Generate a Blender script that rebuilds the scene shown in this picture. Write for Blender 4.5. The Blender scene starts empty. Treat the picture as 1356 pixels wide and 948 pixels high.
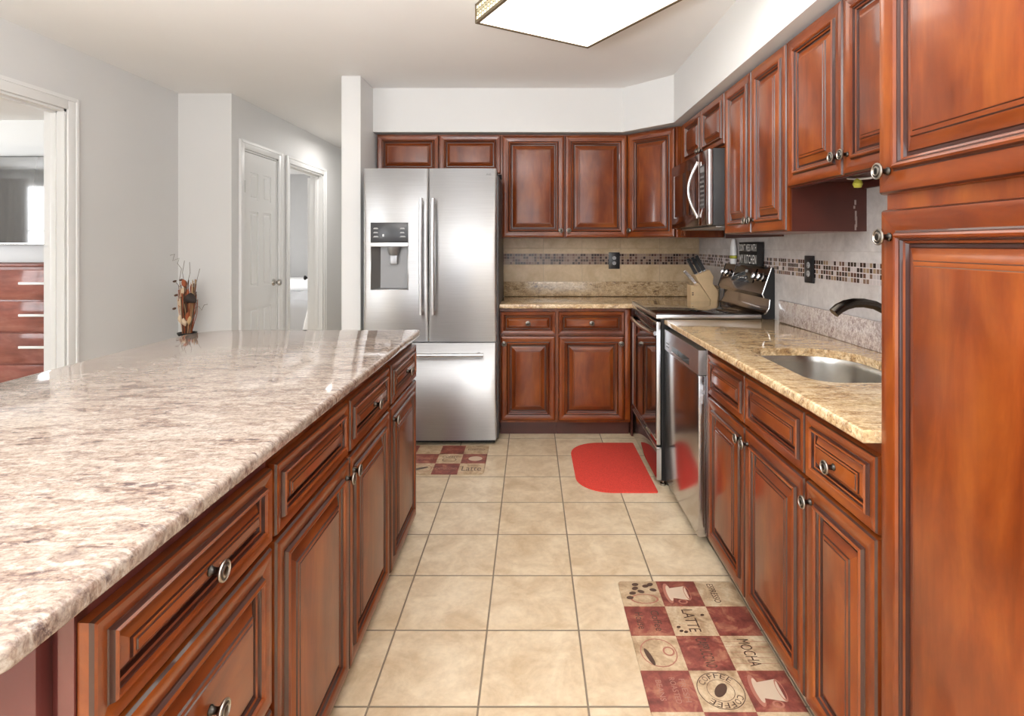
import bpy, bmesh, math, random
from mathutils import Vector, Matrix
random.seed(7)
S = bpy.context.scene
C = S.collection
PI = math.pi

# ------------------------------------------------------------------ camera
cam_d = bpy.data.cameras.new('camera'); cam = bpy.data.objects.new('camera', cam_d); C.objects.link(cam)
cam_d.sensor_width = 36.0; cam_d.sensor_fit = 'HORIZONTAL'
cam_d.lens = 735.0/1356*36
cam_d.shift_x = -25.5/1356; cam_d.shift_y = -150.0/1356
cam_d.clip_start = 0.05; cam_d.clip_end = 100
cam.location = (0, 0, 1.38); cam.rotation_euler = (PI/2, 0, 0)
S.camera = cam
# ------------------------------------------------------------------ view
S.view_settings.view_transform = 'Standard'; S.view_settings.look = 'None'
S.view_settings.exposure = 0.06; S.view_settings.gamma = 1.0; S.view_settings.use_curve_mapping = False
# ------------------------------------------------------------------ world
W = bpy.data.worlds.new('sky'); S.world = W; W.use_nodes = True
wb = W.node_tree.nodes['Background']; wb.inputs[0].default_value = (0.90, 0.95, 1.0, 1); wb.inputs[1].default_value = 2.2
# ------------------------------------------------------------------ lights
def area(name, loc, rot, sx, sy, power, col=(1, 1, 1)):
    l = bpy.data.lights.new(name, 'AREA'); l.shape = 'RECTANGLE'; l.size = sx; l.size_y = sy; l.energy = power; l.color = col
    o = bpy.data.objects.new(name, l); C.objects.link(o); o.location = loc; o.rotation_euler = rot
    return o
P_BACK, P_SIDE, P_LIV, P_BED, P_HALL, P_UP = 34, 110, 240, 80, 9, 175
area('daylight_rear', (-0.7, -3.12, 1.35), (PI/2, 0, 0), 3.0, 2.0, P_BACK, (0.96, 0.98, 1.0))      # through window_1 behind the camera
area('daylight_left', (-3.0, -0.9, 1.35), (0, -PI/2, 0), 1.9, 2.4, P_SIDE, (0.93, 0.96, 1.0))      # through window_2 in the left wall
area('daylight_living', (-7.0, 1.32, 1.6), (PI/2, 0, 0), 2.6, 1.5, P_LIV, (0.95, 0.98, 1.0))       # through window_3
area('daylight_bedroom', (-5.12, 7.4, 1.5), (0, -PI/2, 0), 1.5, 1.8, P_BED, (1.0, 0.99, 0.98))      # through window_4
area('ceiling_bounce_fill', (-0.75, 0.0, 1.55), (PI, 0, 0), 1.0, 1.0, P_UP, (0.98, 0.99, 1.0))                  # unseen fill lamp, added to brighten the ceiling
area('hall_lamp', (-1.85, 6.0, 2.50), (0, 0, 0), 0.35, 0.35, P_HALL, (1.0, 0.96, 0.92))               # flush hall lamp behind the partition

# ------------------------------------------------------------------ materials
def new_mat(name):
    m = bpy.data.materials.new(name); m.use_nodes = True
    nt = m.node_tree; b = nt.nodes['Principled BSDF']
    return m, nt, b
def ramp(nt, fac, stops, interp='LINEAR'):
    r = nt.nodes.new('ShaderNodeValToRGB'); r.color_ramp.interpolation = interp
    e = r.color_ramp.elements
    while len(e) < len(stops): e.new(0.5)
    for i, (p, c) in enumerate(stops):
        e[i].position = p; e[i].color = (c[0], c[1], c[2], 1)
    nt.links.new(fac, r.inputs[0]); return r.outputs[0]
def coords(nt, scale=(1, 1, 1), kind='Object', rnd=False, rot=(0, 0, 0)):
    t = nt.nodes.new('ShaderNodeTexCoord'); mp = nt.nodes.new('ShaderNodeMapping'); mp.inputs['Scale'].default_value = scale
    mp.inputs['Rotation'].default_value = rot
    src = t.outputs[kind]
    if rnd:
        oi = nt.nodes.new('ShaderNodeObjectInfo'); mu = nt.nodes.new('ShaderNodeMath'); mu.operation = 'MULTIPLY'; mu.inputs[1].default_value = 37.0
        nt.links.new(oi.outputs['Random'], mu.inputs[0])
        ad = nt.nodes.new('ShaderNodeVectorMath'); ad.operation = 'ADD'
        nt.links.new(src, ad.inputs[0]); nt.links.new(mu.outputs[0], ad.inputs[1]); src = ad.outputs[0]
    nt.links.new(src, mp.inputs[0]); return mp.outputs[0]
def noise(nt, vec, scale, detail=3, rough=0.55, dist=0.0):
    n = nt.nodes.new('ShaderNodeTexNoise'); n.inputs['Scale'].default_value = scale; n.inputs['Detail'].default_value = detail
    n.inputs['Roughness'].default_value = rough; n.inputs['Distortion'].default_value = dist
    nt.links.new(vec, n.inputs['Vector']); return n.outputs[0]
def mix(nt, fac, a, b, mode='MIX'):
    m = nt.nodes.new('ShaderNodeMix'); m.data_type = 'RGBA'; m.blend_type = mode
    for s, v in ((m.inputs[0], fac), (m.inputs[6], a), (m.inputs[7], b)):
        if isinstance(v, (int, float)): s.default_value = v
        elif isinstance(v, tuple): s.default_value = (v[0], v[1], v[2], 1)
        else: nt.links.new(v, s)
    return m.outputs[2]
def math_(nt, op, a, b=None, c=None):
    m = nt.nodes.new('ShaderNodeMath'); m.operation = op
    for i, v in enumerate((a, b, c)):
        if v is None: continue
        if isinstance(v, (int, float)): m.inputs[i].default_value = v
        else: nt.links.new(v, m.inputs[i])
    return m.outputs[0]
def bump(nt, b, h, strength=0.1, dist=0.01):
    n = nt.nodes.new('ShaderNodeBump'); n.inputs['Strength'].default_value = strength; n.inputs['Distance'].default_value = dist
    nt.links.new(h, n.inputs['Height']); nt.links.new(n.outputs[0], b.inputs['Normal'])
def plain(name, col, rough=0.5, metal=0.0, coat=0.0, emis=None, es=0.0, var=0.0, vs=8.0, bmp=0.0, spec=0.5):
    m, nt, b = new_mat(name)
    b.inputs['Base Color'].default_value = (*col, 1); b.inputs['Roughness'].default_value = rough
    b.inputs['Metallic'].default_value = metal; b.inputs['Coat Weight'].default_value = coat
    b.inputs['Specular IOR Level'].default_value = spec
    n = noise(nt, coords(nt), vs, 4)
    if var:
        c = ramp(nt, n, [(0.3, tuple(x*(1-var) for x in col)), (0.7, tuple(min(1, x*(1+var)) for x in col))]); nt.links.new(c, b.inputs['Base Color'])
    if bmp: bump(nt, b, n, bmp, 0.005)
    if emis: b.inputs['Emission Color'].default_value = (*emis, 1); b.inputs['Emission Strength'].default_value = es
    return m
def wood(name, axis, dark, mid, light, rough=0.3):
    m, nt, b = new_mat(name)
    sc = [5.5, 5.5, 5.5]; sc[axis] = 1.3
    v = coords(nt, tuple(sc), rnd=True); n1 = noise(nt, v, 2.2, 5, 0.6, 0.4)
    sc2 = [70, 70, 70]; sc2[axis] = 3
    n2 = noise(nt, coords(nt, tuple(sc2), rnd=True), 1.0, 2, 0.5)
    n3 = noise(nt, coords(nt, rnd=True), 3.2, 3, 0.6)
    base = ramp(nt, n1, [(0.22, dark), (0.48, mid), (0.80, light)])
    c = mix(nt, math_(nt, 'MULTIPLY', n2, 0.22), base, dark)
    blot = ramp(nt, n3, [(0.3, (0.62, 0.56, 0.54)), (0.65, (1.18, 1.18, 1.16))])
    c = mix(nt, 0.8, c, blot, 'MULTIPLY')
    nt.links.new(c, b.inputs['Base Color'])
    b.inputs['Roughness'].default_value = rough; b.inputs['Coat Weight'].default_value = 0.32; b.inputs['Coat Roughness'].default_value = 0.10; b.inputs['Specular IOR Level'].default_value = 0.35
    bump(nt, b, n2, 0.03, 0.002)
    return m
D_, M_, L_ = (0.092, 0.0145, 0.003), (0.205, 0.042, 0.0068), (0.335, 0.093, 0.0155)
WV = wood('cherry_vertical', 2, D_, M_, L_)
WH = wood('cherry_horizontal', 0, D_, M_, L_)
GL = plain('cherry_glaze', (0.045, 0.012, 0.007), 0.3, coat=0.4)
DK = plain('cabinet_side_cherry', (0.075, 0.016, 0.010), 0.38, coat=0.3, var=0.15)
PNL = wood('island_panel_cherry', 2, (0.09, 0.022, 0.02), (0.12, 0.03, 0.026), (0.15, 0.04, 0.034))
BLK = plain('black_plastic', (0.012, 0.012, 0.013), 0.35)
DARK = plain('dark_recess', (0.01, 0.007, 0.006), 0.7)
WALL = plain('wall_paint', (0.74, 0.738, 0.73), 0.55, var=0.01, vs=2, bmp=0.02)
CEIL = plain('ceiling_paint', (0.86, 0.85, 0.84), 0.7, var=0.01, vs=2)
TRIM = plain('white_trim', (0.84, 0.84, 0.83), 0.35)
GREYW = plain('grey_wall_paint', (0.38, 0.375, 0.37), 0.6, var=0.02)
BRONZE = plain('antique_pewter', (0.07, 0.062, 0.055), 0.3, 1.0)
PEWT = plain('pewter_rim', (0.36, 0.33, 0.29), 0.32, 1.0)
CHROME = plain('bright_steel', (0.80, 0.80, 0.80), 0.16, 1.0)
NICKEL = plain('satin_nickel', (0.50, 0.48, 0.45), 0.25, 1.0)

def stainless(name, col, rough, stretch, amp, aniso=0.6):
    m, nt, b = new_mat(name)
    b.inputs['Metallic'].default_value = 1.0
    n = noise(nt, coords(nt, stretch), 1.0, 2, 0.5)
    c = ramp(nt, n, [(0.3, tuple(x*0.94 for x in col)), (0.7, tuple(min(1, x*1.05) for x in col))]); nt.links.new(c, b.inputs['Base Color'])
    b.inputs['Roughness'].default_value = rough
    b.inputs['Anisotropic'].default_value = aniso; b.inputs['Anisotropic Rotation'].default_value = 0.0
    tg = nt.nodes.new('ShaderNodeTangent'); tg.direction_type = 'RADIAL'; tg.axis = 'X'; nt.links.new(tg.outputs[0], b.inputs['Tangent'])
    bump(nt, b, n, amp, 0.001)
    return m
SS = stainless('brushed_stainless', (0.58, 0.585, 0.595), 0.38, (4, 4, 500), 0.12, 1.0)
SSD = stainless('dishwasher_stainless', (0.55, 0.54, 0.55), 0.17, (4, 4, 400), 0.03, 0.5)
SSL = plain('light_stainless', (0.66, 0.67, 0.69), 0.32, 1.0)
SINKM = stainless('sink_stainless', (0.60, 0.58, 0.54), 0.26, (30, 30, 30), 0.01, 0.3)
FSIDE = plain('fridge_side_grey', (0.10, 0.10, 0.105), 0.45, 0.3)
GLASSB = plain('black_glass', (0.012, 0.010, 0.010), 0.035, 0.0, coat=1.0, spec=1.0)
OVEN = plain('oven_mirror_glass', (0.16, 0.14, 0.135), 0.05, 0.9, coat=0.6)
MICROM = stainless('dark_stainless', (0.30, 0.25, 0.235), 0.14, (4, 4, 300), 0.02, 0.4)
def granite(name, base, dark, light, ang, strk, rough=0.06):
    m, nt, b = new_mat(name)
    v = coords(nt, (1, 1, 1), rot=(0, 0, ang))
    wrp = noise(nt, coords(nt, (1, 1, 1)), 2.5, 3, 0.6)
    def st(sx, sy, det, rg, dist):
        return noise(nt, coords(nt, (sx, sy, max(sx, sy)*0.7), rot=(0, 0, ang)), 1.0, det, rg, dist)
    nA = st(22, 62, 8, 0.72, 0.8); nB = noise(nt, v, 130, 5, 0.7); nC = st(5, 19, 5, 0.65, 1.0); nD = st(38, 85, 5, 0.7, 0.6)
    c = ramp(nt, nA, [(0.30, dark), (0.42, tuple((a+d)/2 for a, d in zip(base, dark))), (0.50, base), (0.60, light), (0.75, base)])
    c = mix(nt, math_(nt, 'MULTIPLY', ramp(nt, nC, [(0.40, (0, 0, 0)), (0.62, (1, 1, 1))]), 0.55), c, light)
    k = math_(nt, 'MULTIPLY', ramp(nt, nC, [(0.34, (1, 1, 1)), (0.50, (0.12, 0.12, 0.12))]), ramp(nt, nD, [(0.46, (0, 0, 0)), (0.60, (1, 1, 1))]))
    c = mix(nt, k, c, strk)
    c = mix(nt, ramp(nt, nD, [(0.66, (0, 0, 0)), (0.73, (0.8, 0.8, 0.8))]), c, strk)
    c = mix(nt, 0.8, c, ramp(nt, nB, [(0.34, (0.58, 0.53, 0.50)), (0.5, (1.0, 1.0, 1.0)), (0.68, (1.22, 1.22, 1.22))]), 'MULTIPLY')
    nt.links.new(c, b.inputs['Base Color'])
    b.inputs['Roughness'].default_value = rough; b.inputs['Coat Weight'].default_value = 0.3; b.inputs['Coat Roughness'].default_value = 0.03
    return m
G_ISL = granite('granite_cool_lit', (0.315, 0.232, 0.182), (0.11, 0.066, 0.054), (0.425, 0.370, 0.318), math.radians(-52), (0.085, 0.055, 0.058))  # same granite as the wall counters, cooler daylight mixed into its colour
G_RUN = granite('granite_warm_lit', (0.60, 0.39, 0.19), (0.28, 0.145, 0.06), (0.80, 0.63, 0.40), math.radians(25), (0.20, 0.115, 0.07))  # same granite as the island, warmer light mixed into its colour
G_SPL = granite('splash_granite', (0.48, 0.33, 0.17), (0.14, 0.08, 0.045), (0.60, 0.46, 0.30), 0, (0.12, 0.075, 0.05), 0.22)
def stone_tile(name, a, b_, w, h, ox, oy, axes, grout, gw, rough, tvar=0.12, bs=1.0):
    """large stone tiles laid on a plane; axes = which object coordinates run across and up"""
    m, nt, b = new_mat(name)
    t = nt.nodes.new('ShaderNodeTexCoord'); s = nt.nodes.new('ShaderNodeSeparateXYZ'); nt.links.new(t.outputs['Object'], s.inputs[0])
    u = math_(nt, 'DIVIDE', math_(nt, 'SUBTRACT', s.outputs[axes[0]], ox), w)
    v = math_(nt, 'DIVIDE', math_(nt, 'SUBTRACT', s.outputs[axes[1]], oy), h)
    cmb = nt.nodes.new('ShaderNodeCombineXYZ'); nt.links.new(math_(nt, 'FLOOR', u), cmb.inputs[0]); nt.links.new(math_(nt, 'FLOOR', v), cmb.inputs[1])
    wn = nt.nodes.new('ShaderNodeTexWhiteNoise'); nt.links.new(cmb.outputs[0], wn.inputs[0])
    off = nt.nodes.new('ShaderNodeVectorMath'); off.operation = 'MULTIPLY_ADD'; off.inputs[1].default_value = (9, 9, 9)
    nt.links.new(wn.outputs[1], off.inputs[0]); nt.links.new(t.outputs['Object'], off.inputs[2])
    n1 = noise(nt, off.outputs[0], 7*bs, 8, 0.65, 0.6); n2 = noise(nt, off.outputs[0], 40*bs, 4, 0.6)
    c = ramp(nt, n1, [(0.34, a), (0.62, b_)])
    c = mix(nt, 0.5, c, ramp(nt, n2, [(0.3, (0.82, 0.8, 0.78)), (0.6, (1.06, 1.06, 1.06))]), 'MULTIPLY')
    c = mix(nt, tvar, c, mix(nt, wn.outputs[0], a, b_))
    fu = math_(nt, 'FRACT', u); fv = math_(nt, 'FRACT', v)
    du = math_(nt, 'MULTIPLY', math_(nt, 'MINIMUM', fu, math_(nt, 'SUBTRACT', 1.0, fu)), w)
    dv = math_(nt, 'MULTIPLY', math_(nt, 'MINIMUM', fv, math_(nt, 'SUBTRACT', 1.0, fv)), h)
    d = math_(nt, 'MINIMUM', du, dv)
    g = math_(nt, 'LESS_THAN', d, gw)
    c = mix(nt, g, c, grout)
    nt.links.new(c, b.inputs['Base Color']); 
    nt.links.new(math_(nt, 'MULTIPLY_ADD', g, 0.4, rough), b.inputs['Roughness'])
    hh = math_(nt, 'MINIMUM', d, gw*1.6)
    bump(nt, b, hh, 0.5, 1.0)
    return m
FLOORM = stone_tile('floor_tile', (0.58, 0.43, 0.265), (0.78, 0.65, 0.465), 0.3286, 0.3286, -0.487, 1.6585, (0, 1), (0.26, 0.20, 0.14), 0.0030, 0.30)
SPL_B = stone_tile('backsplash_tile_warm_lit', (0.46, 0.33, 0.19), (0.61, 0.47, 0.30), 0.32, 0.60, 0.10, 0.75, (0, 2), (0.36, 0.28, 0.20), 0.0012, 0.35)  # one wall tile throughout; the back wall's warm light is in this colour
SPL_R = stone_tile('backsplash_tile_cool_lit', (0.46, 0.43, 0.42), (0.62, 0.59, 0.57), 0.32, 0.60, 0.22, 0.75, (1, 2), (0.50, 0.46, 0.44), 0.0012, 0.35)  # same tile as the back wall, tinted for the cooler light here
def mosaic(name, axes, light, p=0.0225):
    m, nt, b = new_mat(name)
    t = nt.nodes.new('ShaderNodeTexCoord'); s = nt.nodes.new('ShaderNodeSeparateXYZ'); nt.links.new(t.outputs['Object'], s.inputs[0])
    u = math_(nt, 'DIVIDE', s.outputs[axes[0]], p); v = math_(nt, 'DIVIDE', math_(nt, 'SUBTRACT', s.outputs[axes[1]], 1.216), p)
    cmb = nt.nodes.new('ShaderNodeCombineXYZ'); nt.links.new(math_(nt, 'FLOOR', u), cmb.inputs[0]); nt.links.new(math_(nt, 'FLOOR', v), cmb.inputs[1])
    wn = nt.nodes.new('ShaderNodeTexWhiteNoise'); nt.links.new(cmb.outputs[0], wn.inputs[0])
    c = ramp(nt, wn.outputs[0], [(0.0, (0.035, 0.018, 0.014)), (0.22, (0.11, 0.05, 0.035)), (0.36, light), (0.52, (0.19, 0.12, 0.085)), (0.66, (0.05, 0.03, 0.025)), (0.74, tuple(x*1.15 for x in light)), (0.9, (0.30, 0.21, 0.13))], 'CONSTANT')
    fu = math_(nt, 'FRACT', u); fv = math_(nt, 'FRACT', v)
    d = math_(nt, 'MINIMUM', math_(nt, 'MINIMUM', fu, math_(nt, 'SUBTRACT', 1.0, fu)), math_(nt, 'MINIMUM', fv, math_(nt, 'SUBTRACT', 1.0, fv)))
    g = math_(nt, 'LESS_THAN', d, 0.085)
    nt.links.new(mix(nt, g, c, tuple(x*1.25 for x in light)), b.inputs['Base Color'])
    nt.links.new(math_(nt, 'MULTIPLY_ADD', g, 0.5, 0.26), b.inputs['Roughness'])
    return m
MOS_B = mosaic('mosaic_warm_lit', (0, 2), (0.25, 0.18, 0.14)); MOS_R = mosaic('mosaic_cool_lit', (1, 2), (0.46, 0.41, 0.40))
def checker_mat(name, ox, oy, sx, sy, par):
    m, nt, b = new_mat(name)
    t = nt.nodes.new('ShaderNodeTexCoord'); s = nt.nodes.new('ShaderNodeSeparateXYZ'); nt.links.new(t.outputs['Object'], s.inputs[0])
    u = math_(nt, 'FLOOR', math_(nt, 'DIVIDE', math_(nt, 'SUBTRACT', s.outputs[0], ox), sx))
    v = math_(nt, 'FLOOR', math_(nt, 'DIVIDE', math_(nt, 'SUBTRACT', s.outputs[1], oy), sy))
    k = math_(nt, 'FLOORED_MODULO', math_(nt, 'ADD', math_(nt, 'ADD', u, v), par), 2.0)
    vv = coords(nt); n = noise(nt, vv, 16, 6, 0.65, 0.5); n2 = noise(nt, vv, 110, 3)
    red = ramp(nt, n, [(0.33, (0.14, 0.035, 0.028)), (0.52, (0.27, 0.070, 0.050)), (0.70, (0.45, 0.20, 0.12))])
    tan = ramp(nt, n, [(0.33, (0.34, 0.22, 0.12)), (0.52, (0.55, 0.40, 0.25)), (0.70, (0.66, 0.54, 0.37))])
    c = mix(nt, k, tan, red)
    c = mix(nt, 0.35, c, ramp(nt, n2, [(0.35, (0.7, 0.7, 0.7)), (0.6, (1.05, 1.05, 1.05))]), 'MULTIPLY')
    nt.links.new(c, b.inputs['Base Color']); b.inputs['Roughness'].default_value = 0.45
    bump(nt, b, n2, 0.1, 0.002)
    return m
REDM = plain('red_mat', (0.68, 0.055, 0.035), 0.9, var=0.18, vs=180, bmp=0.6)
INK = plain('brown_ink', (0.10, 0.055, 0.038), 0.5); INKR = plain('pale_ink', (0.40, 0.20, 0.15), 0.5); CREAM = plain('cream_print', (0.60, 0.46, 0.34), 0.5)
PINKP = plain('pink_print', (0.42, 0.17, 0.12), 0.5)

# ------------------------------------------------------------------ mesh helpers
class MB:
    def __init__(s): s.bm = bmesh.new(); s.flat = False
    def _merge(s, b2, mat):
        vm = {}
        for v in b2.verts: vm[v] = s.bm.verts.new(v.co)
        for f in b2.faces:
            try: nf = s.bm.faces.new([vm[v] for v in f.verts]); nf.material_index = mat
            except ValueError: pass
        b2.free()
    def box(s, x0, x1, y0, y1, z0, z1, mat=0, bev=0.0, seg=2, M=None):
        b = bmesh.new()
        bmesh.ops.create_cube(b, size=1.0)
        for v in b.verts:
            v.co = Vector(((x0+x1)/2+v.co.x*(x1-x0), (y0+y1)/2+v.co.y*(y1-y0), (z0+z1)/2+v.co.z*(z1-z0)))
        if bev > 0:
            bmesh.ops.bevel(b, geom=list(b.edges), offset=bev, segments=seg, affect='EDGES', profile=0.5, clamp_overlap=True)
        if M is not None: bmesh.ops.transform(b, matrix=M, verts=b.verts)
        s._merge(b, mat); return s
    def tube(s, pts, r, seg=10, mat=0, closed=False, caps=True):
        pts = [Vector(p) for p in pts]; n = len(pts); rs = r if isinstance(r, (list, tuple)) else [r]*n
        rings = []; up = None
        for i, p in enumerate(pts):
            if closed: t = pts[(i+1) % n]-pts[i-1]
            else: t = pts[min(i+1, n-1)]-pts[max(i-1, 0)]
            t.normalize()
            if up is None:
                up = Vector((0, 0, 1)) if abs(t.z) < 0.9 else Vector((1, 0, 0))
            a = (up - t*up.dot(t)); a = a.normalized() if a.length > 1e-6 else t.orthogonal().normalized()
            up = a; b = t.cross(a)
            rings.append([s.bm.verts.new(p+(a*math.cos(2*PI*k/seg)+b*math.sin(2*PI*k/seg))*rs[i]) for k in range(seg)])
        m = n if closed else n-1
        for i in range(m):
            A = rings[i]; B = rings[(i+1) % n]
            for k in range(seg):
                f = s.bm.faces.new((A[k], A[(k+1) % seg], B[(k+1) % seg], B[k])); f.material_index = mat
        if caps and not closed:
            for R in (rings[0][::-1], rings[-1]):
                f = s.bm.faces.new(R); f.material_index = mat
        return s
    def lathe(s, prof, seg=24, M=None, mat=0, mats=None):
        """prof = [(r, h)] turned round the z axis, then placed by M"""
        M = M or Matrix.Identity(4); rings = []
        for r, h in prof:
            if r < 1e-6: rings.append([s.bm.verts.new(M @ Vector((0, 0, h)))])
            else: rings.append([s.bm.verts.new(M @ Vector((r*math.cos(2*PI*k/seg), r*math.sin(2*PI*k/seg), h))) for k in range(seg)])
        for i in range(len(rings)-1):
            A, B = rings[i], rings[i+1]; mi = mats[i] if mats else mat
            for k in range(seg):
                a = [A[k % len(A)], A[(k+1) % seg % len(A)], B[(k+1) % seg % len(B)], B[k % len(B)]]
                u = []
                for v in a:
                    if v not in u: u.append(v)
                if len(u) > 2:
                    try: f = s.bm.faces.new(u); f.material_index = mi
                    except ValueError: pass
        return s
    def prism(s, outline, h0, h1, M=None, mat=0, holes=(), r=0.0, seg=4, rb=None):
        """outline (ccw, 2d) extruded h0..h1 along z with rounded rims, then placed by M"""
        M = M or Matrix.Identity(4); b = s.bm; rb = r if rb is None else rb
        def off(loop, d):
            out = []; n = len(loop)
            for i in range(n):
                p0, p, p1 = Vector(loop[i-1]), Vector(loop[i]), Vector(loop[(i+1) % n])
                e0 = (p-p0).normalized(); e1 = (p1-p).normalized()
                n0 = Vector((-e0.y, e0.x)); n1 = Vector((-e1.y, e1.x)); bb = n0+n1
                bb = bb/max(bb.dot(n0), 0.3) if bb.length > 1e-6 else n0
                out.append(p+bb*d)
            return out
        levels = []
        if rb > 0:
            for k in range(seg+1):
                a = PI/2*k/seg; levels.append((rb*(1-math.sin(a)), h0+rb*(1-math.cos(a))))
        else: levels.append((0, h0))
        if r > 0:
            for k in range(seg+1):
                a = PI/2*k/seg; levels.append((r*(1-math.cos(a)), h1-r+r*math.sin(a)))
        else: levels.append((0, h1))
        rings = [[b.verts.new(M @ Vector((q[0], q[1], z))) for q in off(outline, d)] for d, z in levels]
        n = len(outline)
        for A, B in zip(rings, rings[1:]):
            for k in range(n):
                f = b.faces.new((A[k], A[(k+1) % n], B[(k+1) % n], B[k])); f.material_index = mat
        hr = []
        for hl in holes:
            A = [b.verts.new(M @ Vector((q[0], q[1], h0))) for q in hl]; B = [b.verts.new(M @ Vector((q[0], q[1], h1))) for q in hl]
            for k in range(len(hl)):
                f = b.faces.new((A[k], B[k], B[(k+1) % len(hl)], A[(k+1) % len(hl)])); f.material_index = mat
            hr.append((A, B))
        for idx, R in ((0, rings[0]), (1, rings[-1])):
            if not holes:
                f = b.faces.new(R[::-1] if idx == 0 else R); f.material_index = mat
            else:
                loops = [R]+[h[idx] for h in hr]; es = []
                for L in loops:
                    for k in range(len(L)):
                        e = b.edges.get((L[k], L[(k+1) % len(L)])) or b.edges.new((L[k], L[(k+1) % len(L)])); es.append(e)
                g = bmesh.ops.triangle_fill(b, use_beauty=True, edges=es, use_dissolve=False)
                for f in g['geom']:
                    if isinstance(f, bmesh.types.BMFace): f.material_index = mat
        return s
    def poly(s, pts, mat=0):
        f = s.bm.faces.new([s.bm.verts.new(Vector(p)) for p in pts]); f.material_index = mat; return s
    def build(s, name, mats, parent=None, ang=38, loc=None, fixn=True):
        b = s.bm
        if fixn: bmesh.ops.recalc_face_normals(b, faces=b.faces)
        for f in b.faces: f.smooth = True
        th = math.radians(ang)
        for e in b.edges:
            if len(e.link_faces) != 2 or e.calc_face_angle(0) > th or e.link_faces[0].material_index != e.link_faces[1].material_index: e.smooth = False
        me = bpy.data.meshes.new(name); b.to_mesh(me); b.free()
        for m in (mats if isinstance(mats, (list, tuple)) else [mats]): me.materials.append(m)
        o = bpy.data.objects.new(name, me); C.objects.link(o)
        if parent: o.parent = parent
        if loc: o.location = loc
        return o
def tag(o, label=None, cat=None, group=None, kind=None):
    if label: o['label'] = label
    if cat: o['category'] = cat
    if group: o['group'] = group
    if kind: o['kind'] = kind
    return o
def thing(name, label, cat, loc=(0, 0, 0), rz=0.0, group=None):
    o = bpy.data.objects.new(name, None); o.empty_display_size = 0.1; C.objects.link(o)
    o.location = loc; o.rotation_euler = (0, 0, rz); return tag(o, label, cat, group)
_tc = {}
def text_tris(txt, bold=False):
    k = (txt, bold)
    if k in _tc: return _tc[k]
    cu = bpy.data.curves.new('t', 'FONT'); cu.body = txt; cu.size = 1.0; cu.align_x = 'CENTER'; cu.align_y = 'CENTER'
    cu.resolution_u = 3
    if bold: cu.offset = 0.012; cu.space_character = 1.12
    o = bpy.data.objects.new('t', cu); C.objects.link(o)
    dg = bpy.context.evaluated_depsgraph_get(); dg.update()
    me = bpy.data.meshes.new_from_object(o.evaluated_get(dg))
    vs = [v.co.copy() for v in me.vertices]; fs = [tuple(p.vertices) for p in me.polygons]
    C.objects.unlink(o); bpy.data.objects.remove(o); bpy.data.curves.remove(cu); bpy.data.meshes.remove(me)
    _tc[k] = (vs, fs); return vs, fs
def add_text(mb, txt, M, w, h, mat, bold=False):
    """lettering scaled to w x h in the xy plane of M"""
    vs, fs = text_tris(txt, bold)
    if not vs: return
    x0 = min(v.x for v in vs); x1 = max(v.x for v in vs); y0 = min(v.y for v in vs); y1 = max(v.y for v in vs)
    sx = w/(x1-x0); sy = h/(y1-y0); cx = (x0+x1)/2; cy = (y0+y1)/2
    nv = [mb.bm.verts.new(M @ Vector(((v.x-cx)*sx, (v.y-cy)*sy, 0))) for v in vs]
    for f in fs:
        try: nf = mb.bm.faces.new([nv[i] for i in f]); nf.material_index = mat
        except ValueError: pass
def frame(o, x, y):
    x = Vector(x).normalized(); y = Vector(y).normalized(); z = x.cross(y)
    return Matrix(((x.x, y.x, z.x, o[0]), (x.y, y.y, z.y, o[1]), (x.z, y.z, z.z, o[2]), (0, 0, 0, 1)))

# ================================================================== THE ROOM
CH = 2.571
def struct(name, mb, mats): return tag(mb.build(name, mats), kind='structure')
struct('floor', MB().box(-9.2, 1.55, -3.2, 9.6, -0.06, 0), FLOORM)
struct('ceiling', MB().box(-9.2, 1.55, -3.2, 9.6, CH, CH+0.08), CEIL)
struct('wall_right', MB().box(1.40, 1.52, -3.1, 4.72, 0, CH), WALL)
struct('wall_back', MB().box(-1.203, 1.40, 4.60, 4.72, 0, CH), WALL)
struct('wall_partition', MB().box(-1.339, -1.203, 3.913, 7.3, 0, CH, bev=0.004), WALL)
struct('wall_rear', MB().box(-2.90, -2.2, -3.1, -3.0, 0, CH).box(0.8, 1.40, -3.1, -3.0, 0, CH).box(-2.2, 0.8, -3.1, -3.0, 0, 0.35).box(-2.2, 0.8, -3.1, -3.0, 2.35, CH), WALL)
struct('wall_left', MB().box(-2.90, -2.78, -3.0, -1.85, 0, CH).box(-2.90, -2.78, 0.05, 2.45, 0, CH).box(-2.90, -2.78, -1.85, 0.05, 0, 0.15).box(-2.90, -2.78, -1.85, 0.05, 2.3, CH)
       .box(-2.90, -2.78, 2.45, 3.316, 2.189, CH).box(-2.90, -2.78, 3.316, 4.37, 0, CH), WALL)
struct('wall_jog', MB().box(-2.90, -2.36, 4.37, 4.50, 0, CH), WALL)
struct('wall_hall', MB().box(-2.50, -2.36, 4.50, 4.545, 0, CH).box(-2.50, -2.36, 4.545, 5.166, 2.168, CH).box(-2.50, -2.36, 5.166, 5.40, 0, CH)
       .box(-2.50, -2.36, 5.40, 6.29, 2.17, CH).box(-2.50, -2.36, 6.29, 7.3, 0, CH), WALL)
struct('wall_hall_end', MB().box(-2.50, -1.339, 7.30, 7.42, 0, CH), WALL)
struct('wall_living_back', MB().box(-9.2, -2.90, 5.30, 5.42, 0, CH), WALL)
struct('wall_living_front', MB().box(-9.2, -8.3, 1.40, 1.50, 0, CH).box(-5.7, -2.90, 1.40, 1.50, 0, CH).box(-8.3, -5.7, 1.40, 1.50, 0, 0.85).box(-8.3, -5.7, 1.40, 1.50, 2.35, CH), WALL)
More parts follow.
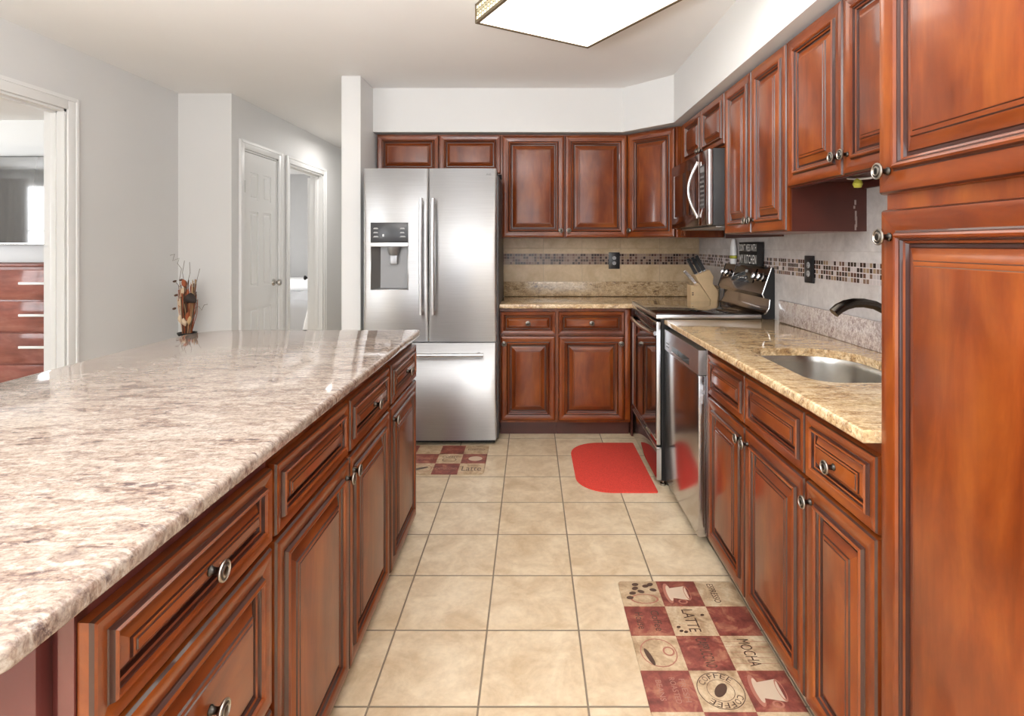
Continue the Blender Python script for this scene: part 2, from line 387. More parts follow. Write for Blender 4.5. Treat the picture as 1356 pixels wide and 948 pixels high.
struct('wall_living_left', MB().box(-9.2, -9.08, 1.5, 5.30, 0, CH), WALL)
struct('wall_bedroom_back', MB().box(-5.1, -2.36, 9.37, 9.5, 0, CH), GREYW)
struct('wall_bedroom_left', MB().box(-5.1, -5.0, 5.42, 6.5, 0, CH).box(-5.1, -5.0, 8.3, 9.37, 0, CH).box(-5.1, -5.0, 6.5, 8.3, 0, 0.75).box(-5.1, -5.0, 6.5, 8.3, 2.25, CH), GREYW)
struct('wall_bedroom_right', MB().box(-2.50, -2.38, 7.42, 9.37, 0, CH), GREYW)
# soffit above the wall cabinets, with its clipped corner
mb = MB(); mb.prism([(-1.203, 4.599), (-1.203, 4.22), (0.695, 4.22), (1.0, 3.89), (1.0, -2.99), (1.399, -2.99), (1.399, 4.599)], 2.237, CH)
struct('wall_soffit', mb, WALL)
# tiled backsplash
BZ0, BZ1 = 0.957, 1.49
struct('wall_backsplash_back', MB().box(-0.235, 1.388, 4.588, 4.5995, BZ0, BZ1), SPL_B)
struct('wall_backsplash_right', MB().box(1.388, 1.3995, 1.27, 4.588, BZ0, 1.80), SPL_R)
struct('trim_1', MB().box(-0.235, 1.384, 4.5845, 4.588, 1.216, 1.306), MOS_B)
struct('trim_2', MB().box(1.3845, 1.388, 1.27, 4.588, 1.216, 1.306), MOS_R)
# door casings
def casing(name, X, y0, y1, zt, w=0.075, t=0.016, depth=0.14, far=True):
    m = MB()
    for a, b in ((y0-w, y0), (y1, y1+w)):
        m.box(X, X+t, a, b, 0, zt+w, bev=0.004); m.box(X+t*0.9, X+t+0.006, (a if a < y0 else b-0.022), (a+0.022 if a < y0 else b), 0, zt+w, bev=0.004)
    m.box(X, X+t, y0, y1, zt, zt+w, bev=0.004); m.box(X+t*0.9, X+t+0.006, y0-w+0.022, y1+w-0.022, zt+w-0.022, zt+w)
    # jamb lining and stop
    m.box(X-depth, X, y0-0.004, y0+0.014, 0, zt).box(X-depth, X, y1-0.014, y1+0.004, 0, zt).box(X-depth, X, y0, y1, zt-0.014, zt+0.004)
    m.box(X-depth*0.62, X-depth*0.35, y1-0.026, y1-0.012, 0, zt-0.012, bev=0.003).box(X-depth*0.62, X-depth*0.35, y0, y1, zt-0.026, zt-0.012, bev=0.003)
    return struct(name, m, TRIM)
casing('trim_3', -2.78, 2.45, 3.316, 2.189, depth=0.12)
casing('trim_4', -2.36, 4.545, 5.166, 2.168, w=0.07)
casing('trim_5', -2.36, 5.40, 6.29, 2.17, w=0.07)
for nm, a in (('baseboard_left', (-2.78, -2.764, 3.395, 4.37)), ('baseboard_hall', (-2.36, -2.344, 6.365, 7.3)), ('baseboard_partition', (-1.355, -1.339, 3.913, 7.3))):
    struct(nm, MB().box(a[0], a[1], a[2], a[3], 0, 0.09, bev=0.004), TRIM)
struct('baseboard_jog', MB().box(-2.764, -2.36, 4.354, 4.37, 0, 0.09, bev=0.004), TRIM)
# windows (outside the frame, they let the daylight in)
def window(name, M, w, h, nv, nh):
    m = MB(); t = 0.05
    m.box(-w/2, w/2, -0.03, 0.03, -h/2, -h/2+t, M=M).box(-w/2, w/2, -0.03, 0.03, h/2-t, h/2, M=M)
    m.box(-w/2, -w/2+t, -0.03, 0.03, -h/2, h/2, M=M).box(w/2-t, w/2, -0.03, 0.03, -h/2, h/2, M=M)
    for i in range(1, nv): x = -w/2+w*i/nv; m.box(x-0.02, x+0.02, -0.02, 0.02, -h/2, h/2, M=M)
    for i in range(1, nh): z = -h/2+h*i/nh; m.box(-w/2, w/2, -0.015, 0.015, z-0.015, z+0.015, M=M)
    struct(name, m, TRIM)
window('window_1', Matrix.Translation((-0.7, -3.05, 1.35)), 3.0, 2.0, 3, 1)
window('window_2', Matrix.Translation((-2.84, -0.9, 1.225)) @ Matrix.Rotation(PI/2, 4, 'Z'), 1.9, 2.15, 2, 1)
window('window_3', Matrix.Translation((-7.0, 1.45, 1.6)), 2.6, 1.5, 2, 2)
window('window_4', Matrix.Translation((-5.05, 7.4, 1.5)) @ Matrix.Rotation(PI/2, 4, 'Z'), 1.8, 1.5, 2, 2)

# six panel door
def six_panel(y0, y1, X):
    w = y1-y0; H = 2.150; m = MB()
    m.box(X-0.035, X-0.006, y0+0.018, y1-0.018, 0.008, H)
    x0 = y0+0.018; x1 = y1-0.018; st = 0.105; mid = 0.09; cw = (x1-x0-2*st-mid)/2
    rows = [(0.22, 0.84), (1.02, 1.66), (1.76, 1.99)]
    # stiles and rails stand proud of the recessed panels
    m.box(X-0.008, X+0.0, x0, x0+st, 0.008, H).box(X-0.008, X, x1-st, x1, 0.008, H)
    zs = [0.008]+[z for r in rows for z in r]+[H]
    for i in range(0, len(zs), 2): m.box(X-0.008, X, x0+st, x1-st, zs[i], zs[i+1])
    for za, zb in rows:
        m.box(X-0.008, X, x0+st+cw, x0+st+cw+mid, za, zb)
        for a in (x0+st, x0+st+cw+mid):
            m.box(X-0.012, X-0.001, a+0.022, a+cw-0.022, za+0.022, zb-0.022, bev=0.006, seg=1)
    d = struct('door_1', m, TRIM)
    k = MB(); kz = 1.035; ky = x1-0.055
    Mk = frame((X, ky, kz), (0, 1, 0), (0, 0, 1))
    k.lathe([(0, 0), (0.032, 0), (0.032, 0.004), (0.028, 0.010), (0.012, 0.014), (0.011, 0.030), (0.018, 0.036), (0.027, 0.046), (0.029, 0.056), (0.025, 0.066), (0.012, 0.071), (0, 0.072)], 24, Mk)
    k.build('door_knob', NICKEL, d)
    for z in (1.86, 0.25):
        MB().box(X-0.004, X+0.006, x0-0.012, x0+0.012, z-0.05, z+0.05, bev=0.002).tube([(X+0.008, x0, z-0.05), (X+0.008, x0, z+0.05)], 0.006, 8).build('hinge', NICKEL, d)
six_panel(4.545, 5.166, -2.366)
# the bedroom door, folded back into the bedroom, with its knob
m = MB(); m.box(-2.552, -2.517, 6.33, 7.18, 0.01, 2.14, bev=0.003)
d2 = struct('door_2', m, TRIM)
MB().lathe([(0, 0), (0.03, 0), (0.028, 0.008), (0.011, 0.012), (0.011, 0.03), (0.025, 0.042), (0.027, 0.055), (0.015, 0.064), (0, 0.065)], 20, frame((-2.517-0.035, 6.385, 1.00), (0, -1, 0), (0, 0, 1))).build('door_knob', BLK, d2)

# ================================================================== CABINET BUILDERS
PROF = [(0.0, -0.006), (0.0015, -0.014), (0.005, -0.0195), (0.010, -0.0215), (0.024, -0.0205), (0.038, -0.0175), (0.044, -0.0165), (0.047, -0.0180), (0.050, -0.0250), (0.054, -0.0285), (0.058, -0.0270), (0.0605, -0.0215), (0.063, -0.0205),
        (0.065, -0.0150), (0.069, -0.0125), (0.0715, -0.0065), (0.077, -0.0065), (0.079, -0.0090), (0.084, -0.0105), (0.092, -0.0150), (0.099, -0.0190), (0.102, -0.0195), (0.104, -0.0235), (0.108, -0.0248), (0.112, -0.0240), (0.1135, -0.0265), (0.115, -0.0268)]
GLZ = {0, 1, 6, 7, 11, 12, 14, 15, 16, 21, 24}
def raised_panel(mb, x0, x1, z0, z1, scale=1.0, zs=None):
    """door or drawer front in the xz plane looking to -y, with mitred raised panel moulding"""
    zs = scale if zs is None else zs
    b = mb.bm
    def ring(d, y):
        s = min(scale, 0.46*(x1-x0)/0.115); s2 = min(zs, 0.46*(z1-z0)/0.115)
        return [b.verts.new((x0+d*s, y, z0+d*s2)), b.verts.new((x1-d*s, y, z0+d*s2)), b.verts.new((x1-d*s, y, z1-d*s2)), b.verts.new((x0+d*s, y, z1-d*s2))]
    rings = [ring(0, 0.0)]+[ring(d, y) for d, y in PROF]
    f = b.faces.new(rings[0][::-1]); f.material_index = 0
    for i, (A, B) in enumerate(zip(rings, rings[1:])):
        for k in range(4):
            f = b.faces.new((A[k], A[(k+1) % 4], B[(k+1) % 4], B[k]))
            g = (i-1) in GLZ and i > 1
            f.material_index = 2 if g else (1 if k in (0, 2) else 0)
    f = b.faces.new(rings[-1]); f.material_index = 0
KN = [(0, 0), (0.0085, 0), (0.0085, 0.002), (0.006, 0.005), (0.0055, 0.012), (0.0075, 0.016), (0.013, 0.019), (0.0165, 0.0215), (0.0172, 0.0235), (0.0165, 0.0255), (0.0145, 0.0262), (0.0135, 0.0250), (0.0115, 0.0250), (0.0100, 0.0268), (0.0080, 0.0275), (0.0070, 0.0265), (0.0055, 0.0272), (0, 0.0282)]
KM = [0, 0, 0, 0, 0, 0, 0, 1, 1, 1, 1, 0, 0, 1, 1, 0, 0]
_knob = None
def knob(parent, x, z, s=1.0, y=-0.021):
    global _knob
    if _knob is None:
        k = MB(); k.lathe(KN, 24, Matrix.Rotation(PI/2, 4, 'X') @ Matrix.Scale(1.08, 4), mats=KM)
        o = k.build('knob', [BRONZE, PEWT], parent); _knob = o.data
    else:
        o = bpy.data.objects.new('knob', _knob); C.objects.link(o); o.parent = parent
    o.location = (x, y, z); return o
def front(parent, kind, x0, x1, z0, z1, kn=None, scale=None):
    m = MB(); sc = scale or (1.0 if kind == 'door' else 0.55)
    raised_panel(m, x0, x1, z0, z1, sc)
    mats = [WV, WH, GL] if kind == 'door' else [WH, WH, GL]
    o = m.build(kind, mats, parent, ang=33)
    if kn:
        on_panel = kn[0] > x0+0.115*sc and kn[0] < x1-0.115*sc and kn[1] > z0+0.115*sc and kn[1] < z1-0.115*sc
        knob(o, kn[0], kn[1], y=-0.0265 if on_panel else -0.019)
    return o
def carcass(parent, w, depth, z0, z1, toe=0.0, toe_in=0.055, side_mat=None, facew=0.0):
    m = MB()
    m.box(0, w, 0.001, depth, z0 if toe == 0 else toe, z1, 0)
    if toe: m.box(0.0, w, toe_in, depth, z0, toe, 1)
    m.build('body', [side_mat or WV, DK], parent)
    return parent

# ================================================================== BACK WALL
R90 = -PI/2
# base cabinets on the back wall, fronts at y=4.0
t = thing('base_cabinet', 'narrower cherry base cabinet beside the refrigerator, drawer over a door with knob at left', 'cabinet', (-0.226, 4.0, 0))
carcass(t, 0.4080, 0.588, 0, 0.925, 0.10)
front(t, 'drawer', 0.006, 0.400, 0.737, 0.900, (0.203, 0.8185)); front(t, 'door', 0.006, 0.400, 0.115, 0.726, (0.032, 0.672))
t = thing('base_cabinet', 'wider cherry base cabinet left of the range, drawer over a door with knob at right', 'cabinet', (0.183, 4.0, 0))
carcass(t, 0.530, 0.588, 0, 0.925, 0.10)
front(t, 'drawer', 0.012, 0.486, 0.737, 0.900, (0.249, 0.8185)); front(t, 'door', 0.012, 0.486, 0.115, 0.726, (0.460, 0.672))
MB().box(0.490, 0.528, -0.018, 0.0005, 0.925-0.80, 0.915, bev=0.003).build('filler_strip', WV, t)
# corner plug, under the corner of the counter
t = tag(MB().box(0.72, 1.39, 4.0, 4.588, 0.0, 0.925).build('corner_cabinet_body', DK), 'plain dark corner cabinet behind the range under the back counter', 'cabinet')
# back counter
t = thing('countertop', 'warm-lit granite countertop along the back wall between refrigerator and range', 'countertop')
MB().prism([(-0.226, 3.95), (0.715, 3.95), (0.715, 3.965), (1.386, 3.965), (1.386, 4.586), (-0.226, 4.586)], 0.926, 0.957, r=0.006, rb=0.004).build('slab', G_RUN, t)
MB().box(-0.226, 1.362, 4.564, 4.5840, 0.9572, 1.076, bev=0.003).box(1.363, 1.3840, 4.08, 4.5635, 0.9572, 1.076, bev=0.003).build('backsplash', G_SPL, t)
# wall cabinets
t = thing('wall_cabinet', 'short cherry wall cabinet over the refrigerator with two small doors', 'cabinet', (-1.185, 4.27, 0))
carcass(t, 0.958, 0.315, 1.92, 2.226)
front(t, 'door', 0.006, 0.476, 1.925, 2.217, None, 0.75); front(t, 'door', 0.482, 0.950, 1.925, 2.217, None, 0.75)
t = thing('wall_cabinet', 'cherry wall cabinet with two tall doors between refrigerator cabinet and corner, on the back wall', 'cabinet', (-0.226, 4.27, 0))
carcass(t, 0.966, 0.315, 1.432, 2.226)
front(t, 'door', 0.005, 0.480, 1.434, 2.217, (0.452, 1.489)); front(t, 'door', 0.4855, 0.962, 1.434, 2.217, (0.513, 1.489))
# diagonal corner cabinet
t = thing('corner_wall_cabinet', 'cherry corner wall cabinet with one angled door', 'cabinet', (0.741, 4.27, 0), -PI/4)
L = 0.430
m = MB(); m.prism([(0, 0.0), (L, 0.0), (L+0.232, 0.236), (L/2+0.16, 0.62), (-0.218, 0.221)], 1.432, 2.226)
m.build('body', WV, t)
front(t, 'door', 0.012, L-0.012, 1.434, 2.217, (0.040, 1.489))

# ================================================================== RIGHT WALL, UPPER ROW (fronts look to -x, local x runs towards the camera)
FX = 1.075
t = thing('wall_cabinet', 'small cherry wall cabinet with two short doors above the microwave', 'cabinet', (FX, 3.930, 0), R90)
carcass(t, 0.888, 0.322, 1.925, 2.226)
MB().box(0.002, 0.085, -0.018, 0.001, 1.440, 2.217, bev=0.003).build('filler_strip', WV, t)
front(t, 'door', 0.090, 0.478, 1.935, 2.217, (0.452, 1.962), 0.75); front(t, 'door', 0.482, 0.884, 1.935, 2.217, (0.508, 1.962), 0.75)
t = thing('wall_cabinet', 'tall cherry wall cabinet with two narrow doors right of the microwave', 'cabinet', (FX, 3.040, 0), R90)
m = MB(); m.box(0, 0.740, 0.001, 0.315, 1.435, 2.226, 0).box(0.7402, 0.7435, 0.004, 0.315, 1.435, 2.226, 1)
# scuffed stripe on the exposed side
for zz, xx, s_ in ((1.555, 0.262, 0.010), (1.535, 0.258, 0.006), (1.50, 0.264, 0.020), (1.475, 0.266, 0.022), (1.452, 0.263, 0.012)):
    m.box(0.7434, 0.7442, xx, xx+0.007, zz-s_, zz+s_, 2)
m.build('body', [WV, DK, plain('bare_scuff', (0.45, 0.36, 0.33), 0.6)], t)
front(t, 'door', 0.006, 0.368, 1.437, 2.217, (0.342, 1.497)); front(t, 'door', 0.373, 0.738, 1.437, 2.217, (0.400, 1.497))
t = thing('wall_cabinet', 'cherry wall cabinet with two doors hanging high above the sink', 'cabinet', (FX, 2.295, 0), R90)
m = MB(); m.box(0, 0.90, 0.001, 0.315, 1.640, 2.226, 0).box(0.0, 0.90, 0.001, 0.02, 1.612, 1.640, 1).box(0.0, 0.90, 0.295, 0.315, 1.612, 1.640, 1).box(0.0, 0.90, 0.02, 0.295, 1.6395, 1.6405, 1)
m.build('body', [WV, DK], t)
front(t, 'door', 0.006, 0.408, 1.615, 2.217, (0.381, 1.682)); front(t, 'door', 0.413, 0.860, 1.615, 2.217, (0.440, 1.682))
# loose wiring under that cabinet
t = thing('cable_stub', 'yellow connector on a loose white cable hanging under the cabinet above the sink', 'cable', (1.20, 2.04, 1.638))
MB().tube([(0.02, 0.10, -0.003), (0.01, 0.04, -0.012), (0.0, 0.0, -0.016), (0.01, -0.06, -0.02), (0.03, -0.12, -0.006)], 0.004, 8).build('cable', TRIM, t)
MB().lathe([(0, -0.05), (0.012, -0.048), (0.017, -0.035), (0.012, -0.02), (0.004, -0.014), (0, -0.012)], 12).build('connector', plain('yellow_plastic', (0.62, 0.58, 0.08), 0.4), t)

# ================================================================== RIGHT WALL, BASE ROW
BX = 0.806
t = thing('sink_base_cabinet', 'cherry sink base cabinet beside the dishwasher, two false drawer fronts over two doors', 'cabinet', (BX, 2.475, 0), R90)
m = MB(); m.box(0, 0.877, 0.001, 0.02, 0.075, 0.925, 0).box(0, 0.018, 0.02, 0.58, 0.075, 0.925, 0).box(0.859, 0.877, 0.02, 0.58, 0.075, 0.925, 0).box(0.018, 0.859, 0.02, 0.58, 0.075, 0.1, 0).box(0, 0.877, 0.05, 0.58, 0, 0.075, 1)
m.build('body', [WV, DK], t)
front(t, 'drawer', 0.004, 0.424, 0.718, 0.896, None, 0.62); front(t, 'drawer', 0.430, 0.872, 0.718, 0.896, None, 0.62)
front(t, 'door', 0.004, 0.424, 0.071, 0.706, (0.396, 0.655)); front(t, 'door', 0.430, 0.872, 0.071, 0.706, (0.458, 0.655))
t = thing('base_cabinet', 'cherry base cabinet next to the tall pantry, one drawer over one door, both with knobs', 'cabinet', (BX, 1.597, 0), R90)
carcass(t, 0.333, 0.58, 0, 0.925, 0.075)
front(t, 'drawer', 0.004, 0.330, 0.718, 0.896, (0.167, 0.807), 0.62); front(t, 'door', 0.004, 0.330, 0.071, 0.706, (0.033, 0.655))
# right counter with sink cut out
def rr(x0, x1, y0, y1, rs, n=8):
    """rounded rectangle, ccw; rs = radii at (x0,y0),(x1,y0),(x1,y1),(x0,y1)"""
    out = []
    for (cx, cy, sx, sy, a0), r in zip(((x0, y0, 1, 1, PI), (x1, y0, -1, 1, 1.5*PI), (x1, y1, -1, -1, 0), (x0, y1, 1, -1, 0.5*PI)), rs):
        if r <= 0: out.append((cx, cy)); continue
        for k in range(n+1):
            a = a0+PI/2*k/n; out.append((cx+sx*r+r*math.cos(a), cy+sy*r+r*math.sin(a)))
    return out
hole = rr(0.872, 1.262, 1.70, 2.275, (0.09, 0.16, 0.19, 0.09), 10)
t = thing('countertop', 'warm-lit granite countertop with sink cutout between range and pantry', 'countertop')
MB().prism([(0.754, 1.262), (1.386, 1.262), (1.386, 3.150), (0.754, 3.150)], 0.926, 0.957, holes=[hole], r=0.010, rb=0.008, seg=5).build('slab', G_RUN, t)
MB().box(1.3635, 1.3840, 1.264, 3.060, 0.9572, 1.076, bev=0.003).build('backsplash', granite('splash_granite_cool_lit', (0.50, 0.43, 0.40), (0.27, 0.2, 0.2), (0.66, 0.60, 0.57), 0, (0.22, 0.14, 0.15), 0.2), t)  # splash granite again, with the right wall's cool light in its colour
# sink
t = thing('sink', 'undermount stainless steel sink bowl in the granite counter', 'sink')
def inset(loop, d):
    cx = sum(p[0] for p in loop)/len(loop); cy = sum(p[1] for p in loop)/len(loop)
    return [(cx+(p[0]-cx)*(1-d/0.2), cy+(p[1]-cy)*(1-d/0.28)) for p in loop]
m = MB(); lv = [(-0.014, 0.9255), (-0.004, 0.9250), (-0.002, 0.918), (0.0, 0.90), (0.006, 0.78), (0.012, 0.755), (0.028, 0.741), (0.05, 0.737), (0.150, 0.733)]
rings = [[m.bm.verts.new((p[0], p[1], z)) for p in inset(hole, d)] for d, z in lv]
n = len(hole)
for A, B in zip(rings, rings[1:]):
    for k in range(n): m.bm.faces.new((A[k], B[k], B[(k+1) % n], A[(k+1) % n]))
m.bm.faces.new(rings[-1][::-1])
sk = m.build('bowl', SINKM, t, ang=50)
so = sk.modifiers.new('s', 'SOLIDIFY'); so.thickness = 0.0012; so.offset = -1
MB().lathe([(0, 0.001), (0.025, 0.001), (0.03, 0.004), (0.042, 0.005), (0.045, 0.001)], 24, Matrix.Translation((1.067, 1.99, 0.7335))).build('drain', CHROME, t)
# faucet
t = thing('faucet', 'dark bronze kitchen faucet arching over the sink', 'faucet', (1.318, 2.0, 0.957))
MB().lathe([(0, 0.0005), (0.028, 0.0005), (0.028, 0.006), (0.020, 0.012), (0.018, 0.05), (0.017, 0.10), (0.019, 0.13), (0, 0.135)], 24).build('base', BRONZE, t)
ctrl = [(0, 0.11), (-0.012, 0.150), (-0.040, 0.185), (-0.080, 0.205), (-0.120, 0.213), (-0.155, 0.213), (-0.185, 0.206), (-0.210, 0.193), (-0.228, 0.177)]
pts = [(x, 0, z) for x, z in ctrl]; rs = [0.017, 0.0165, 0.016, 0.016, 0.0165, 0.0175, 0.0185, 0.019, 0.0185]
FB = plain('faucet_bronze', (0.085, 0.075, 0.065), 0.26, 1.0)
MB().tube(pts, rs, 18).build('spout', FB, t)
MB().tube([(0, 0, 0.13), (0.012, 0.0, 0.155), (0.02, -0.06, 0.185)], [0.008, 0.007, 0.006], 10).build('handle', FB, t)
# dishwasher
t = thing('dishwasher', 'stainless steel dishwasher between range and sink cabinet with pocket handle', 'dishwasher', (0.806, 3.138, 0), R90)
dw = 0.640
MB().box(0, dw, 0.002, 0.56, 0.06, 0.915, 0).box(0.02, dw-0.02, 0.045, 0.5, 0.001, 0.06, 0).build('tub', plain('dishwasher_tub', (0.03, 0.03, 0.032), 0.5), t)
m = MB(); m.box(0.002, dw-0.004, -0.0525, 0.001, 0.062, 0.789, 0, bev=0.004, seg=3)
dd = m.build('door', SSD, t)
m = MB(); z0, z1 = 0.791, 0.903
px0, px1, pz0, pz1 = 0.155, 0.490, 0.803, 0.838   # pocket
m.box(0.002, px0, -0.0525, 0.001, z0, z1, 0).box(px1, dw-0.004, -0.0525, 0.001, z0, z1, 0).box(px0, px1, -0.0525, 0.001, pz1, z1, 0).box(px0, px1, -0.0525, 0.001, z0, pz0, 0).box(px0, px1, -0.018, 0.001, pz0, pz1, 1)
m.box(px0, px1-0.13, -0.050, -0.018, pz0, pz0+0.004, 2)
cp = m.build('control_panel', [SSL, BLK, CHROME], t)
m = MB()
for i in range(2): 
    for k in range(2): m.box(0.045+0.032*i, 0.067+0.032*i, -0.0532, -0.0524, 0.812+0.018*k, 0.819+0.018*k)
m.build('button', BLK, cp)
MB().box(dw+0.001, dw+0.019, -0.018, 0.3, 0.075, 0.915).build('filler_strip', DK, t)
# pantry
PX = 0.8065
t = thing('pantry_cabinet', 'floor to soffit cherry pantry cabinet at the right edge with upper and lower door', 'cabinet', (PX, 1.2585, 0), R90)
carcass(t, 0.62, 0.58, 0, 2.229, 0.10, side_mat=WV)
front(t, 'door', -0.001, 0.612, 1.492, 2.223, (0.034, 1.542), 1.08); front(t, 'door', 0.006, 0.612, 0.09, 1.458, (0.038, 1.397), 1.08)

# ================================================================== RANGE
rg = thing('range', 'freestanding electric range with black glass cooktop and stainless oven front', 'stove', (0.742, 3.918, 0), R90)
rw = 0.757; rd = 0.650
MB().box(0.001, rw-0.001, 0.0, rd-0.01, 0.035, 0.955, 0).box(0.02, rw-0.02, 0.04, rd-0.05, 0.001, 0.035, 0).build('body', BLK, rg)
MB().box(0.0, rw, -0.030, 0.57, 0.957, 0.980, 0, bev=0.003).box(0.012, rw-0.012, -0.022, 0.56, 0.980, 0.9845, 1, bev=0.0015).build('cooktop', [SSL, GLASSB], rg)
# burner rings printed on the glass
BRN = plain('burner_grey', (0.06, 0.06, 0.06), 0.3)
for (cx, cy, r) in ((0.20, 0.14, 0.10), (0.56, 0.14, 0.115), (0.20, 0.42, 0.085), (0.56, 0.42, 0.085)):
    m = MB()
    vs = [[m.bm.verts.new((cx+(r+o)*math.cos(2*PI*k/40), cy+(r+o)*math.sin(2*PI*k/40), 0.9848)) for k in range(40)] for o in (0, 0.0015)]
    for k in range(40): m.bm.faces.new((vs[0][k], vs[1][k], vs[1][(k+1) % 40], vs[0][(k+1) % 40]))
    m.build('burner_ring', BRN, rg, fixn=False)
m = MB(); m.box(0.002, rw-0.002, -0.028, -0.001, 0.235, 0.942, 0, bev=0.003)
m.box(0.03, rw-0.018, -0.0295, -0.0279, 0.27, 0.845, 1)
m.box(0.022, 0.030, -0.0305, -0.027, 0.262, 0.850, 2).box(0.022, rw-0.01, -0.0305, -0.027, 0.262, 0.270, 2)
for k in range(13): m.box(0.10+k*0.045, 0.13+k*0.045, -0.0288, -0.0275, 0.905, 0.925, 3)
for k in range(16): m.box(rw-0.0022, rw-0.0012, -0.020, -0.008, 0.745+k*0.0115, 0.750+k*0.0115, 3)
od = m.build('oven_door', [OVEN, OVEN, SSL, BLK], rg)
m = MB(); m.box(rw-0.0022, rw+0.0035, -0.0285, -0.006, 0.24, 0.94, 0, bev=0.002).build('edge_trim', SSL, od)
hp = [(0.02+0.717*k/20, -0.032-0.030*math.sin(PI*min(1, max(0, k/20)))**0.6, 0.872) for k in range(21)]
m = MB()
for dz in (-0.010, -0.0035, 0.0035, 0.010): pass
m.tube(hp, 0.013, 12).build('handle', CHROME, od)
m = MB(); m.box(0.002, rw-0.002, -0.026, -0.001, 0.040, 0.225, 0, bev=0.003).box(0.002, rw+0.003, -0.029, -0.002, 0.214, 0.226, 1, bev=0.002).box(rw-0.002, rw+0.003, -0.028, -0.002, 0.04, 0.22, 1)
m.build('storage_drawer', [OVEN, SSL], rg)
for xx in (0.05, rw-0.03):
    MB().lathe([(0, 0.0005), (0.018, 0.0005), (0.018, 0.012), (0.008, 0.016), (0.008, 0.036), (0, 0.036)], 14, Matrix.Translation((xx, 0.015, 0))).build('foot', NICKEL, rg)
# back guard: profile in local (y, z), extruded along x
Mg = Matrix(((0, 0, 1, 0), (1, 0, 0, 0), (0, 1, 0, 0), (0, 0, 0, 1)))
bg_low = [(0.572, 0.957), (0.645, 0.957), (0.645, 1.25), (0.628, 1.25), (0.575, 1.098), (0.585, 1.075), (0.618, 1.068), (0.612, 1.02), (0.596, 0.990), (0.583, 0.982), (0.572, 0.980)]
m = MB(); m.prism([(a+0.003, b) for a, b in bg_low], 0.004, rw-0.004, Mg)
bg = m.build('backguard', [MICROM], rg)
for xa_, xb_ in ((rw-0.004, rw+0.0005), (-0.0005, 0.004)):
    m = MB(); m.prism(bg_low, xa_, xb_, Mg); m.build('end_panel', BLK, bg)
edge = [(0.585, 0.983), (0.598, 0.992), (0.6135, 1.02), (0.6185, 1.066)]
MB().tube([(rw-0.001, a-0.001, b) for a, b in edge], 0.0035, 8).tube([(rw-0.001, a-0.001, b) for a, b in ((0.584, 1.077), (0.5755, 1.098), (0.628, 1.249))], 0.004, 8).build('edge_trim', CHROME, bg)
# control glass and knobs on the slanted face
s0 = Vector((0.575, 1.098)); s1 = Vector((0.628, 1.25)); sd = (s1-s0); sl = sd.length; sd.normalize(); nrm = Vector((-sd.y, sd.x))
def on_slope(x, v, o=0.0): p = s0+sd*v+nrm*o; return Vector((x, p.x, p.y))
m = MB(); xa, xb = 0.22, 0.565
q = [on_slope(xa, 0.055, 0.001), on_slope(xb, 0.055, 0.001), on_slope(xb, 0.145, 0.001), on_slope(xa, 0.145, 0.001)]
m.poly(q, 0)
for k in range(4): m.poly([on_slope(0.31+0.04*k, 0.075, 0.0015), on_slope(0.335+0.04*k, 0.075, 0.0015), on_slope(0.335+0.04*k, 0.081, 0.0015), on_slope(0.31+0.04*k, 0.081, 0.0015)], 1)
m.poly([on_slope(0.40, 0.115, 0.0015), on_slope(0.44, 0.115, 0.0015), on_slope(0.44, 0.132, 0.0015), on_slope(0.40, 0.132, 0.0015)], 1)
m.tube([on_slope(xa, 0.05, 0.002), on_slope(xa, 0.148, 0.002)], 0.002, 6, 2)
m.build('display', [GLASSB, plain('panel_print', (0.5, 0.5, 0.5), 0.4), CHROME], bg, fixn=False)
for i, xx in enumerate((0.06, 0.135, 0.60, 0.675)):
    Mk = frame(on_slope(xx, 0.098, 0.0), (1, 0, 0), (0, sd.x, sd.y))
    k = MB(); k.lathe([(0.026, 0.0008), (0.027, 0.004), (0.020, 0.008), (0.019, 0.022), (0.017, 0.026), (0, 0.026)], 24, Mk, mats=[0, 0, 1, 0, 0])
    k.box(-0.004, 0.004, -0.018, 0.018, 0.022, 0.034, 0, bev=0.001, M=Mk)
    k.build('knob', [CHROME, BLK], bg)

# ================================================================== MICROWAVE
mw = thing('microwave', 'over-the-range stainless microwave with bowed vertical handle', 'microwave', (0.998, 3.848, 1.487), R90)
mww = 0.805; mh = 0.425
MB().box(0.003, mww-0.003, 0.001, 0.38, 0.0, mh-0.001, 0, bev=0.002).box(0.06, mww-0.05, 0.03, 0.34, -0.010, -0.0005, 1, bev=0.003).build('body', [plain('microwave_case', (0.035, 0.035, 0.037), 0.4), SSL], mw)
hx = 0.622
m = MB(); m.box(0.0, hx-0.002, -0.024, 0.0, 0.002, mh-0.003, 0, bev=0.003).box(0.075, hx-0.07, -0.0252, -0.0235, 0.075, mh-0.075, 1).box(0.066, 0.074, -0.0262, -0.023, 0.07, mh-0.07, 2)
md = m.build('door', [MICROM, GLASSB, CHROME], mw)
hpts = []
for k in range(25):
    u = k/24.0; hpts.append((hx-0.025, -0.026-0.052*math.sin(PI*u), 0.055+0.315*u))
m = MB().tube(hpts, 0.009, 12); m.box(hx-0.036, hx-0.014, -0.034, -0.0245, 0.045, 0.068, bev=0.003).box(hx-0.036, hx-0.014, -0.034, -0.0245, 0.357, 0.380, bev=0.003)
m.build('handle', CHROME, md)
m = MB(); m.box(hx, mww-0.045, -0.024, 0.0, 0.002, mh-0.003, 0, bev=0.003).box(mww-0.043, mww, -0.026, 0.0, 0.002, mh-0.003, 3, bev=0.008, seg=4)
m.box(hx+0.02, mww-0.075, -0.0250, -0.0238, 0.10, 0.345, 1)
for r in range(7):
    for c in range(3): m.box(hx+0.028+0.025*c, hx+0.043+0.025*c, -0.0256, -0.0249, 0.115+0.026*r, 0.127+0.026*r, 2)
